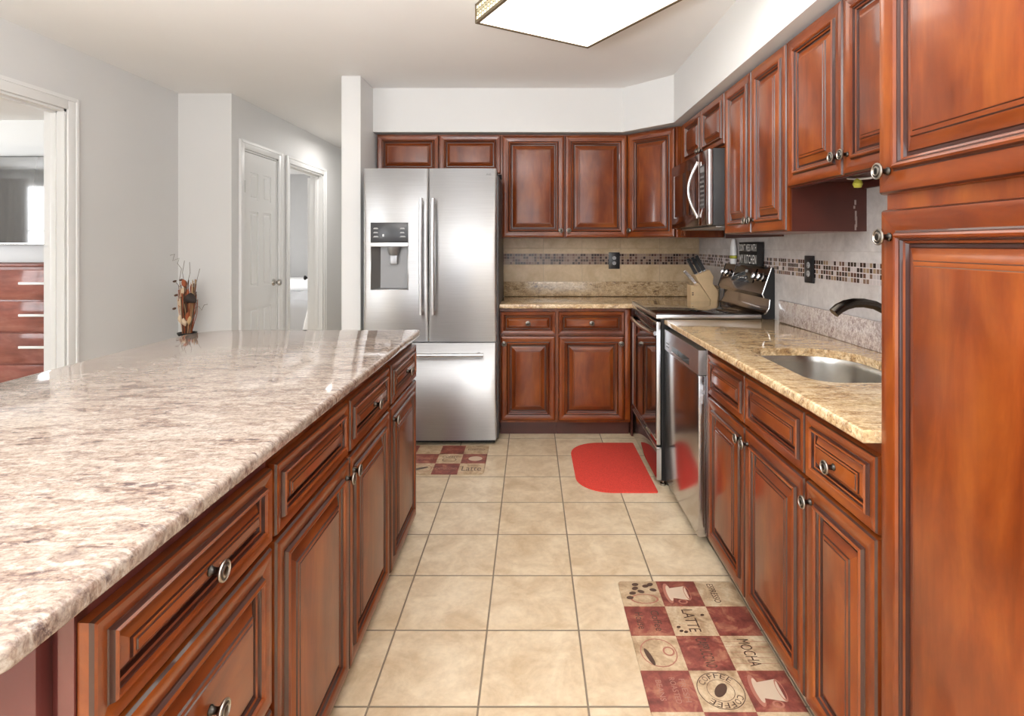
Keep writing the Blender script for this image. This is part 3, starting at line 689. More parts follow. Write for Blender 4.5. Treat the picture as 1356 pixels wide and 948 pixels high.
m.box(hx+0.028, mww-0.083, -0.0256, -0.0249, 0.305, 0.335, 2)
m.build('control_panel', [MICROM, BLK, plain('key_print', (0.25, 0.25, 0.25), 0.5), SSL], mw)
tag(MB().box(1.376, 1.3835, 3.04, 3.93, 1.425, 1.484).build('wall_rail', DK), 'dark cherry mounting rail on the wall under the microwave', 'rail')

# ================================================================== REFRIGERATOR (front looks to -y)
fr = thing('refrigerator', 'stainless french door refrigerator with water dispenser', 'refrigerator', (-1.153, 3.86, 0))
fw = 0.913; zt = 1.903; zf = 0.705
MB().box(0.006, fw+0.012, 0.004, 0.70, 0.035, 1.862, 0, bev=0.004).build('cabinet', FSIDE, fr)
def bow_panel(m, x0, x1, z0, z1, t, hole=None, mat=0, bw=0.010, n=18):
    """slightly convex door skin with rounded vertical edges; hole = (hx0,hx1,hz0,hz1)"""
    b = m.bm
    def prof(x):
        u = (x-x0)/(x1-x0); e = min(x-x0, x1-x); r = 0.012
        ed = 0 if e >= r else r-math.sqrt(max(0, r*r-(r-e)**2))
        return -t-bw*(1-(2*u-1)**2)+ed
    xs = sorted(set([x0, x0+0.001, x0+0.003, x0+0.006, x0+0.012, x1-0.012, x1-0.006, x1-0.003, x1-0.001, x1]+[x0+(x1-x0)*k/n for k in range(1, n)]+([hole[0], hole[1]] if hole else [])))
    zs = [z0, z1] if not hole else [z0, hole[2], hole[3], z1]
    G = [[b.verts.new((x, prof(x), z)) for z in zs] for x in xs]
    for i in range(len(xs)-1):
        for j in range(len(zs)-1):
            if hole and j == 1 and xs[i] >= hole[0]-1e-6 and xs[i+1] <= hole[1]+1e-6: continue
            f = b.faces.new((G[i][j], G[i+1][j], G[i+1][j+1], G[i][j+1])); f.material_index = mat
    B0 = [b.verts.new((x, 0, z0)) for x in xs]; B1 = [b.verts.new((x, 0, z1)) for x in xs]
    for i in range(len(xs)-1):
        b.faces.new((B0[i], B0[i+1], G[i+1][0], G[i][0])); b.faces.new((G[i][-1], G[i+1][-1], B1[i+1], B1[i])); b.faces.new((B0[i+1], B0[i], B1[i], B1[i+1]))
    for i, sgn in ((0, 1), (-1, -1)):
        col = [G[i][j] for j in range(len(zs))]
        f = b.faces.new(([B0[i]]+col+[B1[i]])[::sgn])
    return prof
hl = (0.053, 0.311, 1.070, 1.532)
m = MB(); pf = bow_panel(m, 0.0, 0.4455, zf+0.010, zt, 0.052, hole=hl)
ld = m.build('door', SS, fr, fixn=False); tag(ld, 'left refrigerator door with dispenser')
m = MB(); bow_panel(m, 0.4495, fw, zf+0.010, zt, 0.052)
rdr = m.build('door', SS, fr, fixn=False); tag(rdr, 'right refrigerator door')
m = MB(); bow_panel(m, 0.0, fw, 0.040, zf, 0.052, bw=0.012)
fdr = m.build('freezer_drawer', SS, fr, fixn=False)
yd = -0.062
m = MB(); m.box(hl[0], hl[1], yd, -0.004, 1.396, hl[3], 0, bev=0.002)          # black touch panel
for (ax, az, aw) in ((0.035, 1.490, 0.032), (0.035, 1.462, 0.032), (0.035, 1.434, 0.034), (0.220-0.003, 1.490, 0.032), (0.217, 1.462, 0.030), (0.217, 1.434, 0.038)):
    m.box(hl[0]-0.015+ax, hl[0]-0.015+ax+aw, yd-0.0006, yd, az-0.003, az+0.002, 1); m.box(hl[0]-0.011+ax, hl[0]-0.019+ax+aw, yd-0.0006, yd, az+0.0025, az+0.006, 1)
m.box(hl[0]+0.082, hl[0]+0.092, yd-0.0006, yd, 1.436, 1.452, 2)
m.build('touch_panel', [plain('panel_black', (0.035, 0.035, 0.038), 0.25), plain('panel_text', (0.42, 0.42, 0.42), 0.5), TRIM], ld)
m = MB(); m.box(hl[0], hl[1], yd-0.002, -0.004, 1.366, 1.395, 0, bev=0.003)
m.box(hl[0], hl[0]+0.004, yd-0.001, -0.004, hl[2], 1.366, 0).box(hl[1]-0.004, hl[1], yd-0.001, -0.004, hl[2], 1.366, 0).box(hl[0], hl[1], yd-0.001, -0.004, hl[2], hl[2]+0.004, 0)
DG = plain('dispenser_grey', (0.30, 0.30, 0.30), 0.35, 0.6)
m.poly([(hl[0]+0.055, -0.012, hl[2]+0.01), (hl[1]-0.012, -0.012, hl[2]+0.01), (hl[1]-0.012, -0.008, 1.366), (hl[0]+0.055, -0.008, 1.366)], 1)
m.poly([(hl[0]+0.004, yd, hl[2]+0.004), (hl[0]+0.055, -0.012, hl[2]+0.01), (hl[0]+0.055, -0.008, 1.366), (hl[0]+0.004, yd, 1.366)], 2)
m.poly([(hl[1]-0.012, -0.012, hl[2]+0.01), (hl[1]-0.004, yd, hl[2]+0.004), (hl[1]-0.004, yd, 1.366), (hl[1]-0.012, -0.008, 1.366)], 2)
m.poly([(hl[0]+0.004, yd, hl[2]+0.004), (hl[1]-0.004, yd, hl[2]+0.004), (hl[1]-0.012, -0.012, hl[2]+0.01), (hl[0]+0.055, -0.012, hl[2]+0.01)], 1)
m.build('dispenser', [SSL, plain('dispenser_back', (0.26, 0.26, 0.265), 0.45, 0.2), plain('dispenser_side', (0.16, 0.155, 0.15), 0.35, 0.5)], ld, fixn=False)
Mn = Matrix.Translation((0.205, -0.036, 0))
m = MB(); m.lathe([(0, 1.305), (0.024, 1.307), (0.036, 1.318), (0.046, 1.366), (0, 1.366)], 20, Mn, 1)
m.box(0.180, 0.232, -0.046, -0.034, 1.245, 1.312, 0, bev=0.006, seg=3)
m.build('nozzle', [plain('nozzle_grey', (0.36, 0.36, 0.37), 0.3, 0.4), DG], ld)
def bar_handle(parent, pts, r, ends, yback):
    m = MB().tube(pts, r, 14)
    for e in ends: m.tube([(e[0], yback, e[1]), (e[0], e[2], e[1])], r*0.9, 10)
    m.build('handle', SSL, parent)
for par, hxx in ((ld, 0.405), (rdr, 0.487)):
    pts = [(hxx, -0.100-0.012*math.sin(PI*k/14), 0.905+0.79*k/14) for k in range(15)]
    bar_handle(par, pts, 0.0125, ((hxx, 0.935, -0.10), (hxx, 1.665, -0.10)), -0.058)
pts = [(0.09+0.735*k/14, -0.098-0.016*math.sin(PI*k/14), 0.632) for k in range(15)]
m = MB().tube(pts, 0.0135, 14)
for e in (0.12, 0.795): m.tube([(e, -0.060, 0.632), (e, -0.102, 0.632)], 0.012, 10)
m.build('handle', SSL, fdr)
m = MB(); add_text(m, 'SAMSUNG', frame((0.835, -0.0572, 1.862), (1, 0, 0), (0, 0, 1)), 0.085, 0.013, 0)
m.build('lettering', plain('logo_grey', (0.2, 0.2, 0.21), 0.4), rdr, fixn=False)
for xa_ in (fw-0.09, 0.01): MB().box(xa_, xa_+0.095, 0.004, 0.07, 1.863, 1.895, bev=0.006).build('hinge_cover', BLK, fr)
MB().box(0.02, fw-0.01, -0.015, 0.03, 0.010, 0.036, bev=0.002).build('kick_grille', BLK, fr)
for xx in (0.05, fw-0.06):
    MB().lathe([(0, 0.0005), (0.022, 0.0005), (0.022, 0.014), (0.009, 0.018), (0.009, 0.036), (0, 0.036)], 14, Matrix.Translation((xx, 0.05, 0))).build('foot', BLK, fr)

# ================================================================== ISLAND
IX = -0.588
def island(y0, w, label, name='base_cabinet'):
    return thing(name, label, 'cabinet', (IX, y0, 0), PI/2)
t = island(0.715, 0.515, 'cherry island cabinet nearest the camera with stacked drawers')
m = MB(); m.box(0.0, 0.515, 0.001, 0.022, 0.045, 0.900, 1).box(0.010, 0.515, 0.022, 0.56, 0.045, 0.925, 1).box(0.02, 0.515, 0.04, 0.56, 0, 0.045, 1).box(0.003, 0.022, 0.001, 0.018, 0.045, 0.90, 2)
m.build('body', [WV, PNL, DK], t)
MB().box(-0.016, 0.0095, 0.036, 0.56, 0.002, 0.925, bev=0.002).build('end_panel', PNL, t)
front(t, 'drawer', 0.004, 0.506, 0.728, 0.890, (0.255, 0.810), 0.66); front(t, 'drawer', 0.004, 0.506, 0.372, 0.716, (0.255, 0.566), 0.9); front(t, 'drawer', 0.004, 0.506, 0.045, 0.362, (0.255, 0.21), 0.9)
t = island(1.233, 0.995, 'cherry island cabinet in the middle with two drawers over two doors')
m = MB(); m.box(0.0, 0.995, 0.001, 0.56, 0.045, 0.925, 0).box(0.0, 0.995, 0.04, 0.56, 0, 0.045, 1); m.build('body', [WV, DK], t)
front(t, 'drawer', 0.006, 0.490, 0.728, 0.890, None, 0.62); front(t, 'drawer', 0.516, 0.988, 0.728, 0.890, (0.752, 0.810), 0.62)
front(t, 'door', 0.006, 0.500, 0.045, 0.716, (0.472, 0.662)); front(t, 'door', 0.506, 0.988, 0.045, 0.716, (0.534, 0.662))
t = island(2.231, 0.514, 'cherry island cabinet at the far end with one drawer over one door')
m = MB(); m.box(0.0, 0.514, 0.001, 0.56, 0.045, 0.925, 0).box(0.0, 0.514, 0.04, 0.56, 0, 0.045, 1); m.build('body', [WV, DK], t)
front(t, 'drawer', 0.030, 0.508, 0.728, 0.890, (0.270, 0.810), 0.62); front(t, 'door', 0.018, 0.508, 0.045, 0.716, (0.046, 0.662))
out = rr(-1.635, -0.552, 0.575, 2.772, (0.03, 0.02, 0.02, 0.20), 10)
tag(MB().prism(out, 0.926, 0.957, r=0.011, rb=0.008, seg=5).build('island_countertop', G_ISL), 'large cool-lit beige granite island countertop with polished bullnose edge', 'countertop')
tag(MB().box(-1.17, -1.150, 0.735, 2.744, 0.0, 0.925, bev=0.002).build('island_back_panel', PNL), 'cherry back panel of the island under the counter overhang', 'panel')

# ================================================================== MATS
def mat_rug(name, label, x0, x1, y0, y1, r, cellw, celld, par, prints, group=None):
    m = MB(); m.prism(rr(x0, x1, y0, y1, (r, r, r, r), 6), 0.0005, 0.006, r=0.002, rb=0.001, seg=2)
    cm = checker_mat(name+'_print', x0, y1, cellw, celld, par)
    prints(m)
    o = m.build(name, [cm, INK, INKR, CREAM, PINKP], fixn=False); return tag(o, label, 'mat', group)
PZ = 0.0065
def ell(m, cx, cy, a, b, rot, mat, z=PZ, n=20, inner=0.0):
    c, s_ = math.cos(rot), math.sin(rot)
    P = [(cx+a*math.cos(2*PI*k/n)*c-b*math.sin(2*PI*k/n)*s_, cy+a*math.cos(2*PI*k/n)*s_+b*math.sin(2*PI*k/n)*c, z) for k in range(n)]
    if inner <= 0: m.poly(P, mat); return
    Q = [(cx+(p[0]-cx)*inner, cy+(p[1]-cy)*inner, z) for p in P]
    vo = [m.bm.verts.new(p) for p in P]; vi = [m.bm.verts.new(p) for p in Q]
    for k in range(n):
        f = m.bm.faces.new((vo[k], vo[(k+1) % n], vi[(k+1) % n], vi[k])); f.material_index = mat
def prints_sink(m):
    cw, cd = 0.155, 0.159; X0, Y1 = 0.352, 2.268
    def cc(c, r): return X0+cw*(c+0.5), Y1-cd*(r+0.5)
    def tx(s, c, r, w, h, mat, dx=0, dy=0, bold=False):
        x, y = cc(c, r); add_text(m, s, frame((x+dx, y+dy, PZ), (0, -1, 0), (1, 0, 0)), w, h, mat, bold)
    def cup(c, r, body, rim, sc=1.0):
        x, y = cc(c, r)
        ell(m, x-0.045*sc, y, 0.016*sc, 0.062*sc, 0, rim, PZ); ell(m, x-0.040*sc, y, 0.010*sc, 0.048*sc, 0, body, PZ+0.0002)
        m.poly([(x-0.035*sc, y-0.030*sc, PZ+0.0004), (x+0.030*sc, y-0.044*sc, PZ+0.0004), (x+0.030*sc, y+0.044*sc, PZ+0.0004), (x-0.035*sc, y+0.030*sc, PZ+0.0004)][::1], body)
        ell(m, x+0.030*sc, y, 0.012*sc, 0.044*sc, 0, rim, PZ+0.0006, inner=0.8); ell(m, x, y-0.052*sc, 0.018*sc, 0.014*sc, 0, rim, PZ+0.0002, inner=0.65)
    x, y = cc(0, 0)
    ell(m, x+0.01, y-0.035, 0.055, 0.03, 0, 4, PZ, inner=0.85)
    for i, (dx, dy, a) in enumerate(((-0.03, 0.0, .3), (-0.045, -0.028, .1), (-0.015, 0.03, .6), (0.005, 0.01, -.4), (0.03, 0.045, .3), (0.055, 0.02, -.2), (-0.01, 0.055, .2), (0.05, 0.055, .7))):
        ell(m, x+dx, y+dy, 0.014, 0.010, a, 1, PZ+0.0002)
    cup(1, 0, 3, 4)
    tx('ESPRESSO', 2, 0, 0.115, 0.026, 1, dx=-0.02)
    tx('Coffee', 0, 1, 0.11, 0.03, 1, dx=0.03); tx('House', 0, 1, 0.09, 0.03, 1, dx=-0.03)
    tx('LATTE', 1, 1, 0.12, 0.042, 1, dx=0.0)
    for dx, dy in ((-0.05, -0.055), (-0.035, -0.06), (-0.055, -0.035), (0.05, 0.03)): x, y = cc(1, 1); ell(m, x+dx, y+dy, 0.008, 0.006, .5, 1)
    x, y = cc(0, 2)
    ell(m, x, y, 0.062, 0.066, 0, 4, PZ, inner=0.94); ell(m, x+0.035, y+0.005, 0.02, 0.022, 0, 4, PZ, inner=0.7); ell(m, x-0.035, y-0.02, 0.009, 0.040, 0.25, 1, PZ+0.0002)
    tx('CAPPUCCINO', 1, 2, 0.135, 0.038, 1, dx=0.005)
    x, y = cc(2, 2)
    for k in range(1, 6): m.poly([(x-0.075, y-0.075+0.025*k, PZ), (x+0.075, y-0.075+0.025*k, PZ), (x+0.075, y-0.0735+0.025*k, PZ), (x-0.075, y-0.0735+0.025*k, PZ)], 4)
    tx('MOCHA', 2, 2, 0.125, 0.040, 1, dx=-0.005)
    tx('FRESH', 0, 3, 0.09, 0.018, 2, dx=0.045); tx('ROASTED', 0, 3, 0.10, 0.018, 2, dx=0.015); tx('BEANS', 0, 3, 0.08, 0.018, 2, dx=-0.03)
    x, y = cc(1, 3)
    for q in (0.072, 0.042): ell(m, x, y, q, q, 0, 1, PZ, 32, inner=0.965)
    ell(m, x, y, 0.032, 0.016, 0.9, 1, PZ+0.0002); 
    for word, a0 in (('COFFEE', 2.6), ('COFFEE', -0.5)):
        for i, ch in enumerate(word):
            a = a0-i*0.36; add_text(m, ch, frame((x+0.057*math.cos(a), y+0.057*math.sin(a), PZ+0.0002), (math.sin(a), -math.cos(a), 0), (math.cos(a), math.sin(a), 0)), 0.015, 0.020, 1)
    cup(2, 3, 3, 4)
    tx('HOT', 2, 4, 0.08, 0.03, 1); cup(0, 4, 3, 4, 0.9)
t = mat_rug('kitchen_mat', 'coffee patchwork mat of red and cream squares in front of the sink cabinets', 0.352, 0.817, 1.473, 2.268, 0.018, 0.155, 0.159, 1, prints_sink)
def prints_fridge(m):
    x1, y0 = -0.288, 3.330; c = 0.157
    def tx(s, i, j, w, h, mat, dy=0): add_text(m, s, frame((x1-c*(i+0.5), y0+c*(j+0.5)+dy, PZ), (1, 0, 0), (0, 1, 0)), w, h, mat)
    tx('Latte', 0, 0, 0.12, 0.07, 1); tx('CAPPUCCINO', 1, 0, 0.13, 0.03, 2); tx('COFFEE', 1, 1, 0.10, 0.03, 1, 0.03)
    ell(m, x1-c*1.5, y0+c*1.5-0.02, 0.045, 0.035, 0, 1, PZ, inner=0.9); ell(m, x1-c*0.45, y0+c*1.5, 0.045, 0.038, 0, 3)
    ell(m, x1-c*2.5, y0+c*0.5, 0.05, 0.015, 0.5, 1); ell(m, x1-c*2.5, y0+c*0.5, 0.07, 0.06, 0, 4, PZ, inner=0.93)
    tx('MOCHA', 2, 1, 0.1, 0.03, 2); tx('ESPRESSO', 0, 2, 0.11, 0.03, 1)
def fridge_mat():
    m = MB(); m.prism(rr(-1.073, -0.288, 3.330, 3.800, (0.02, 0.03, 0.012, 0.02), 6), 0.0005, 0.006, r=0.002, rb=0.001, seg=2)
    prints_fridge(m)
    o = m.build('kitchen_mat', [checker_mat('fridge_mat_print', -1.073, 3.330, 0.157, 0.157, 0), INK, INKR, CREAM, PINKP], fixn=False)
    tag(o, 'coffee patchwork mat of red and cream squares on the floor before the refrigerator', 'mat')
fridge_mat()
tag(MB().prism(rr(0.262, 0.706, 3.082, 3.850, (0.20, 0.012, 0.012, 0.20), 14), 0.0005, 0.008, r=0.003, rb=0.001, seg=2).build('range_mat', REDM), 'plain red mat with rounded corners in front of the range', 'mat')

# ================================================================== SMALL THINGS
# knife block: outline measured in the xz plane
PNE = plain('pale_wood_block', (0.62, 0.44, 0.25), 0.45, var=0.06, vs=25)
kb = thing('knife_block', 'pale wooden knife block in the counter corner behind the range', 'knife block', (1.141, 3.972, 0.9575))
def kpx(x, y): return ((x-914.7)/185.1, (402.3-y)/185.1)
Mk = Matrix(((1, 0, 0, 0), (0, 0, 1, 0), (0, 1, 0, 0), (0, 0, 0, 1)))
MB().prism([kpx(*p) for p in ((914.7, 402.3), (944, 402.3), (926.2, 375.8), (922, 379), (914.7, 377.5))], 0.0, 0.095, Mk, r=0.002).build('base', PNE, kb)
MB().prism([kpx(*p) for p in ((944.4, 402.3), (949.4, 402.3), (950.8, 395.5), (951.0, 386), (944, 375.4), (945, 366.4), (939.8, 357.5), (920.8, 364.8), (927.0, 375.6))], 0.0, 0.095, Mk, r=0.002).build('slot_block', PNE, kb)
m = MB(); a = kpx(917.5, 389); m.box(a[0]-0.006, a[0]+0.006, -0.001, 0.001, a[1]+0.002, a[1]+0.010).box(a[0]-0.006, a[0]+0.006, -0.001, 0.001, a[1]-0.012, a[1]-0.003); m.build('maker_mark', INK, kb)
Hm = plain('knife_handle_black', (0.015, 0.015, 0.016), 0.3)
def kitchen_knife(p0, p1, yy, label, w=0.011, name='kitchen_knife', steel=False):
    a = Vector((1.141+kpx(*p0)[0], 3.972+yy, 0.9575+kpx(*p0)[1])); b = Vector((1.141+kpx(*p1)[0], 3.972+yy, 0.9575+kpx(*p1)[1]))
    d = b-a; Lk = d.length
    k = thing(name, label, 'knife' if not steel else 'scissors', tuple(a)); z = d.normalized(); y = Vector((0, 1, 0)); x = y.cross(z)
    M = Matrix(((x.x, y.x, z.x, 0), (x.y, y.y, z.y, 0), (x.z, y.z, z.z, 0), (0, 0, 0, 1)))
    MB().prism([(-w, -0.007), (w, -0.007), (w, 0.007), (-w, 0.007)], 0.006, Lk, M, r=0.004, rb=0.001).build('handle', Hm if not steel else NICKEL, k)
    MB().box(-w*0.9, w*0.9, -0.0078, 0.0078, -0.001, 0.0055, M=M).box(w*0.99, w*1.12, -0.0035, 0.0035, 0.006, Lk-0.004, M=M).box(-w*0.9, w*0.9, -0.0015, 0.0015, -0.03, -0.001, M=M).build('blade', CHROME, k)
G_ = None
kitchen_knife((934.5, 359.0), (923.5, 338.6), 0.030, 'black handled knife standing rightmost and tallest in the wooden block')
kitchen_knife((929.0, 361.2), (918.0, 341.0), 0.030, 'black handled knife in the middle of the three upright ones in the wooden block')
kitchen_knife((923.8, 363.4), (913.0, 345.0), 0.030, 'black handled knife leftmost of the three upright ones in the wooden block')
kitchen_knife((935.5, 359.0), (925.5, 342.0), 0.080, 'black handled knife in the back row of the wooden block, behind the tallest one')
kitchen_knife((925.5, 362.5), (915.0, 343.0), 0.080, 'black handled knife in the back row of the wooden block, towards its left side')
kitchen_knife((922.6, 374.6), (908.0, 359.0), 0.045, 'silver handled tool leaning out low on the left of the wooden block', 0.010, 'kitchen_shears', True)
# on the range back guard
gz = 1.2505
t = thing('air_freshener', 'white tapered air freshener with green band on the range back guard', 'air freshener', (1.374, 3.74, gz))
MB().lathe([(0, 0.0005), (0.027, 0.0005), (0.030, 0.006), (0.0345, 0.045), (0.0345, 0.062), (0.031, 0.10), (0.024, 0.140), (0.018, 0.163), (0.012, 0.168), (0, 0.168)], 28, Matrix.Translation((-0.012, 0, 0)) @ Matrix.Diagonal((0.62, 1, 1, 1))).build('body', plain('white_plastic', (0.82, 0.82, 0.82), 0.3), t)
MB().lathe([(0.0338, 0.036), (0.0352, 0.038), (0.0354, 0.056), (0.0346, 0.058)], 28, Matrix.Translation((-0.012, 0, 0)) @ Matrix.Diagonal((0.62, 1, 1, 1)), mats=[1, 0, 1]).build('band', [plain('lime_band', (0.42, 0.42, 0.03), 0.4), BLK], t)
t = thing('box_sign', 'black box sign with white lettering on the range back guard', 'sign', (1.364, 3.44, gz), R90)
MB().box(-0.145, 0.145, -0.022, 0.018, 0.0005, 0.146, bev=0.001).build('box', BLK, t)
m = MB()
m.box(-0.138, 0.138, -0.0228, -0.0219, 0.084, 0.140, 0).box(-0.138, 0.138, -0.0228, -0.0219, 0.006, 0.074, 0)
add_text(m, "DON'T MESS WITH", frame((0, -0.0234, 0.112), (1, 0, 0), (0, 0, 1)), 0.262, 0.046, 1, True)
add_text(m, "MY KITCHEN", frame((0, -0.0234, 0.040), (1, 0, 0), (0, 0, 1)), 0.262, 0.056, 1, True)
m.build('lettering', [plain('sign_black', (0.014, 0.014, 0.014), 0.5), plain('sign_white', (0.78, 0.78, 0.76), 0.5)], t, fixn=False)
# outlets
def outlet(loc, rz, label):
    t = thing('wall_outlet', label, 'outlet', loc, rz)
    MB().box(-0.046, 0.046, -0.007, 0.0, -0.068, 0.068, 0, bev=0.004).box(-0.036, 0.036, -0.009, -0.006, -0.056, 0.056, 0, bev=0.001).build('cover_plate', plain('outlet_black', (0.02, 0.02, 0.022), 0.3), t)
    for z in (0.021, -0.021):
        m = MB(); m.lathe([(0, 0.0115), (0.0145, 0.0115), (0.0155, 0.010), (0.0155, 0.0085)], 20, Matrix.Translation((0, 0, z)) @ Matrix.Rotation(PI/2, 4, 'X'))
        m.box(-0.006, -0.004, -0.0122, -0.011, z-0.001, z+0.008, 1).box(0.004, 0.006, -0.0122, -0.011, z-0.001, z+0.008, 1).box(-0.002, 0.002, -0.0122, -0.011, z-0.010, z-0.006, 1)
        m.build('receptacle', [plain('receptacle_grey', (0.45, 0.45, 0.46), 0.4), BLK], t)
outlet((0.684, 4.584, 1.249), 0, 'black duplex outlet on the back wall mosaic strip above the base cabinets')
outlet((1.384, 2.755, 1.258), R90, 'black duplex outlet on the right wall between box sign and faucet')

# ceiling light
cl = thing('ceiling_light', 'large rectangular ceiling light with white diffuser and fretwork brass side', 'ceiling light', (0.316, 3.10, CH), math.radians(30.5))
LW, LL, dz = 0.69, 1.24, 0.092
FRM = plain('light_frame_bronze', (0.16, 0.12, 0.07), 0.5, 0.3)
DIF = plain('diffuser', (0.9, 0.88, 0.84), 0.4, emis=(1.0, 0.965, 0.90), es=3.4)
SIDE = plain('lit_side_glass', (0.9, 0.85, 0.6), 0.4, emis=(1.0, 0.90, 0.62), es=0.9)
MB().box(-LW+0.012, -0.012, -LL+0.012, -0.012, -dz, -dz+0.004).build('diffuser', DIF, cl)
m = MB()
for z0, z1 in ((-dz-0.004, -dz+0.010), (-0.012, -0.0005)):
    m.box(-LW, 0, -0.016, 0, z0, z1).box(-LW, 0, -LL, -LL+0.016, z0, z1).box(-LW, -LW+0.016, -LL+0.016, -0.016, z0, z1).box(-0.016, 0, -LL+0.016, -0.016, z0, z1)
for x in (-LW+0.004, -0.004):
    for y in (-LL+0.004, -0.004): m.box(x-0.004, x+0.004, y-0.004, y+0.004, -dz, -0.001)
m.build('frame', FRM, cl)
MB().box(-LW+0.004, -LW+0.008, -LL+0.010, -0.010, -dz+0.009, -0.012).box(-0.008, -0.004, -LL+0.010, -0.010, -dz+0.009, -0.012).box(-LW+0.008, -0.008, -LL+0.004, -LL+0.008, -dz+0.009, -0.012).box(-LW+0.008, -0.008, -0.008, -0.004, -dz+0.009, -0.012).build('side_glass', SIDE, cl)
m = MB(); zc = [-dz+0.012+k*0.0165 for k in range(5)]
def fret(m, along, fixed, axis):
    s_ = 0.030; n = int(along/s_)
    for k in range(n):
        a = -along+0.012+k*s_
        segs = [(a, a+s_*0.66, zc[1], zc[1]), (a+s_*0.66, a+s_*0.66, zc[1], zc[3]), (a+s_*0.33, a+s_, zc[3], zc[3]), (a+s_*0.33, a+s_*0.33, zc[2], zc[3]), (a, a, zc[0], zc[4]), (a, a+s_*0.5, zc[2], zc[2])]
        for p, q, z0, z1 in segs:
            if axis == 'y': m.box(fixed-0.001, fixed+0.001, p-0.0012, q+0.0012, z0-0.0012, z1+0.0012)
            else: m.box(p-0.0012, q+0.0012, fixed-0.001, fixed+0.001, z0-0.0012, z1+0.0012)
fret(m, LL-0.02, -LW+0.002, 'y'); fret(m, LL-0.02, -0.002, 'y'); fret(m, LW-0.02, -0.002, 'x'); fret(m, LW-0.02, -LL+0.002, 'x')
m.build('fretwork', FRM, cl)

# dried arrangement by the left wall
t = thing('floor_vase', 'tall black floor vase in the left corner behind the island', 'vase', (-2.585, 4.17, 0))
MB().lathe([(0, 0.0005), (0.085, 0.0005), (0.088, 0.01), (0.06, 0.10), (0.040, 0.35), (0.038, 0.55), (0.050, 0.685), (0.066, 0.715), (0.066, 0.722), (0.058, 0.722), (0.044, 0.68), (0.034, 0.55), (0, 0.54)], 32).build('body', BLK, t)
t = thing('dried_flower_bunch', 'brown and orange dried stalks with curly twigs standing in the black vase', 'dried flowers', (-2.585, 4.17, 0.70))
ST = [plain('stalk_tan', (0.50, 0.33, 0.17), 0.7), plain('stalk_rust', (0.36, 0.09, 0.03), 0.7), plain('stalk_brown', (0.10, 0.04, 0.02), 0.7), plain('stalk_cream', (0.68, 0.52, 0.36), 0.7), plain('twig_grey', (0.16, 0.13, 0.10), 0.7)]
m = MB()
for i in range(85):
    a = random.random()*2*PI; r = 0.030*math.sqrt(random.random()); R = r*random.uniform(1.6, 2.6); h = random.uniform(0.22, 0.42)
    bnd = random.uniform(-.012, .012)
    m.tube([(r*math.cos(a), r*math.sin(a), -0.10), (r*1.2*math.cos(a), r*1.2*math.sin(a), 0.03), (R*0.8*math.cos(a)+bnd, R*0.8*math.sin(a), h*0.6), (R*math.cos(a), R*math.sin(a), h)], random.uniform(0.0016, 0.0042), 5, random.choice((0, 0, 1, 1, 2, 2, 3)))
tag(m.build('stalks', ST, t, fixn=False), kind='stuff')
for i, (dx, dz_, col, rr_) in enumerate(((0.00, 0.385, 1, 0.020), (-0.012, 0.33, 3, 0.017), (0.018, 0.31, 1, 0.016), (-0.03, 0.25, 3, 0.016), (-0.03, 0.12, 3, 0.018), (0.0, 0.10, 3, 0.022), (0.02, 0.14, 1, 0.016), (0.035, 0.11, 0, 0.016))):
    MB().lathe([(0, -0.03), (rr_*0.5, -0.02), (rr_, 0.0), (rr_*0.8, 0.022), (rr_*0.3, 0.036), (0, 0.04)], 9, Matrix.Translation((dx, -0.032, dz_)) @ Matrix.Rotation(random.uniform(-.4, .4), 4, 'Y')).build('dried_petal', ST[col], t)
# dark seed pod on a bent stalk
m = MB(); m.tube([(0.02, -0.02, 0.0), (0.045, -0.03, 0.10), (0.082, -0.03, 0.17), (0.092, -0.03, 0.235), (0.083, -0.03, 0.262)], 0.0028, 6)
m.build('bent_stem', ST[4], t)
MB().lathe([(0, 0), (0.012, 0.004), (0.022, 0.020), (0.036, 0.048), (0.040, 0.066), (0.034, 0.072), (0, 0.068)], 14, Matrix.Translation((0.086, -0.03, 0.255)) @ Matrix.Rotation(math.radians(-62), 4, 'Y')).build('seed_pod', plain('pod_dark', (0.035, 0.022, 0.018), 0.7), t)
tw = [[(-0.02, 0, 0.1), (-0.03, -0.01, 0.3), (-0.045, -0.02, 0.42), (-0.03, -0.02, 0.50), (-0.06, -0.02, 0.54), (-0.04, -0.03, 0.58), (-0.09, -0.03, 0.56), (-0.075, -0.03, 0.61), (-0.115, -0.02, 0.60)],
      [(-0.01, 0, 0.1), (-0.015, 0, 0.35), (-0.035, 0, 0.47), (-0.02, 0, 0.56)], [(0.0, 0, 0.1), (0.005, 0, 0.4), (0.022, 0, 0.47), (0.018, 0, 0.55)], [(0.02, 0, 0.1), (0.05, 0, 0.3), (0.075, 0, 0.42), (0.095, 0, 0.50)],
      [(0.03, 0, 0.05), (0.06, -0.02, 0.2), (0.10, -0.02, 0.22), (0.12, -0.02, 0.19), (0.14, -0.02, 0.23), (0.165, -0.02, 0.235)], [(-0.02, 0, 0.1), (-0.05, 0, 0.27), (-0.075, 0, 0.30)], [(-0.02, 0, 0.15), (-0.055, 0, 0.36), (-0.085, 0, 0.40)]]
for q in tw: MB().tube(q, 0.0018, 5).build('twig', ST[4], t)
for (x, z) in ((-0.077, 0.30), (-0.087, 0.405), (-0.04, 0.415), (-0.09, 0.20)):
    MB().lathe([(0, -0.006), (0.012, -0.002), (0.014, 0.003), (0, 0.009)], 10, Matrix.Translation((x, -0.01, z)) @ Matrix.Rotation(0.5, 4, 'X')).build('seed_head', ST[2], t)

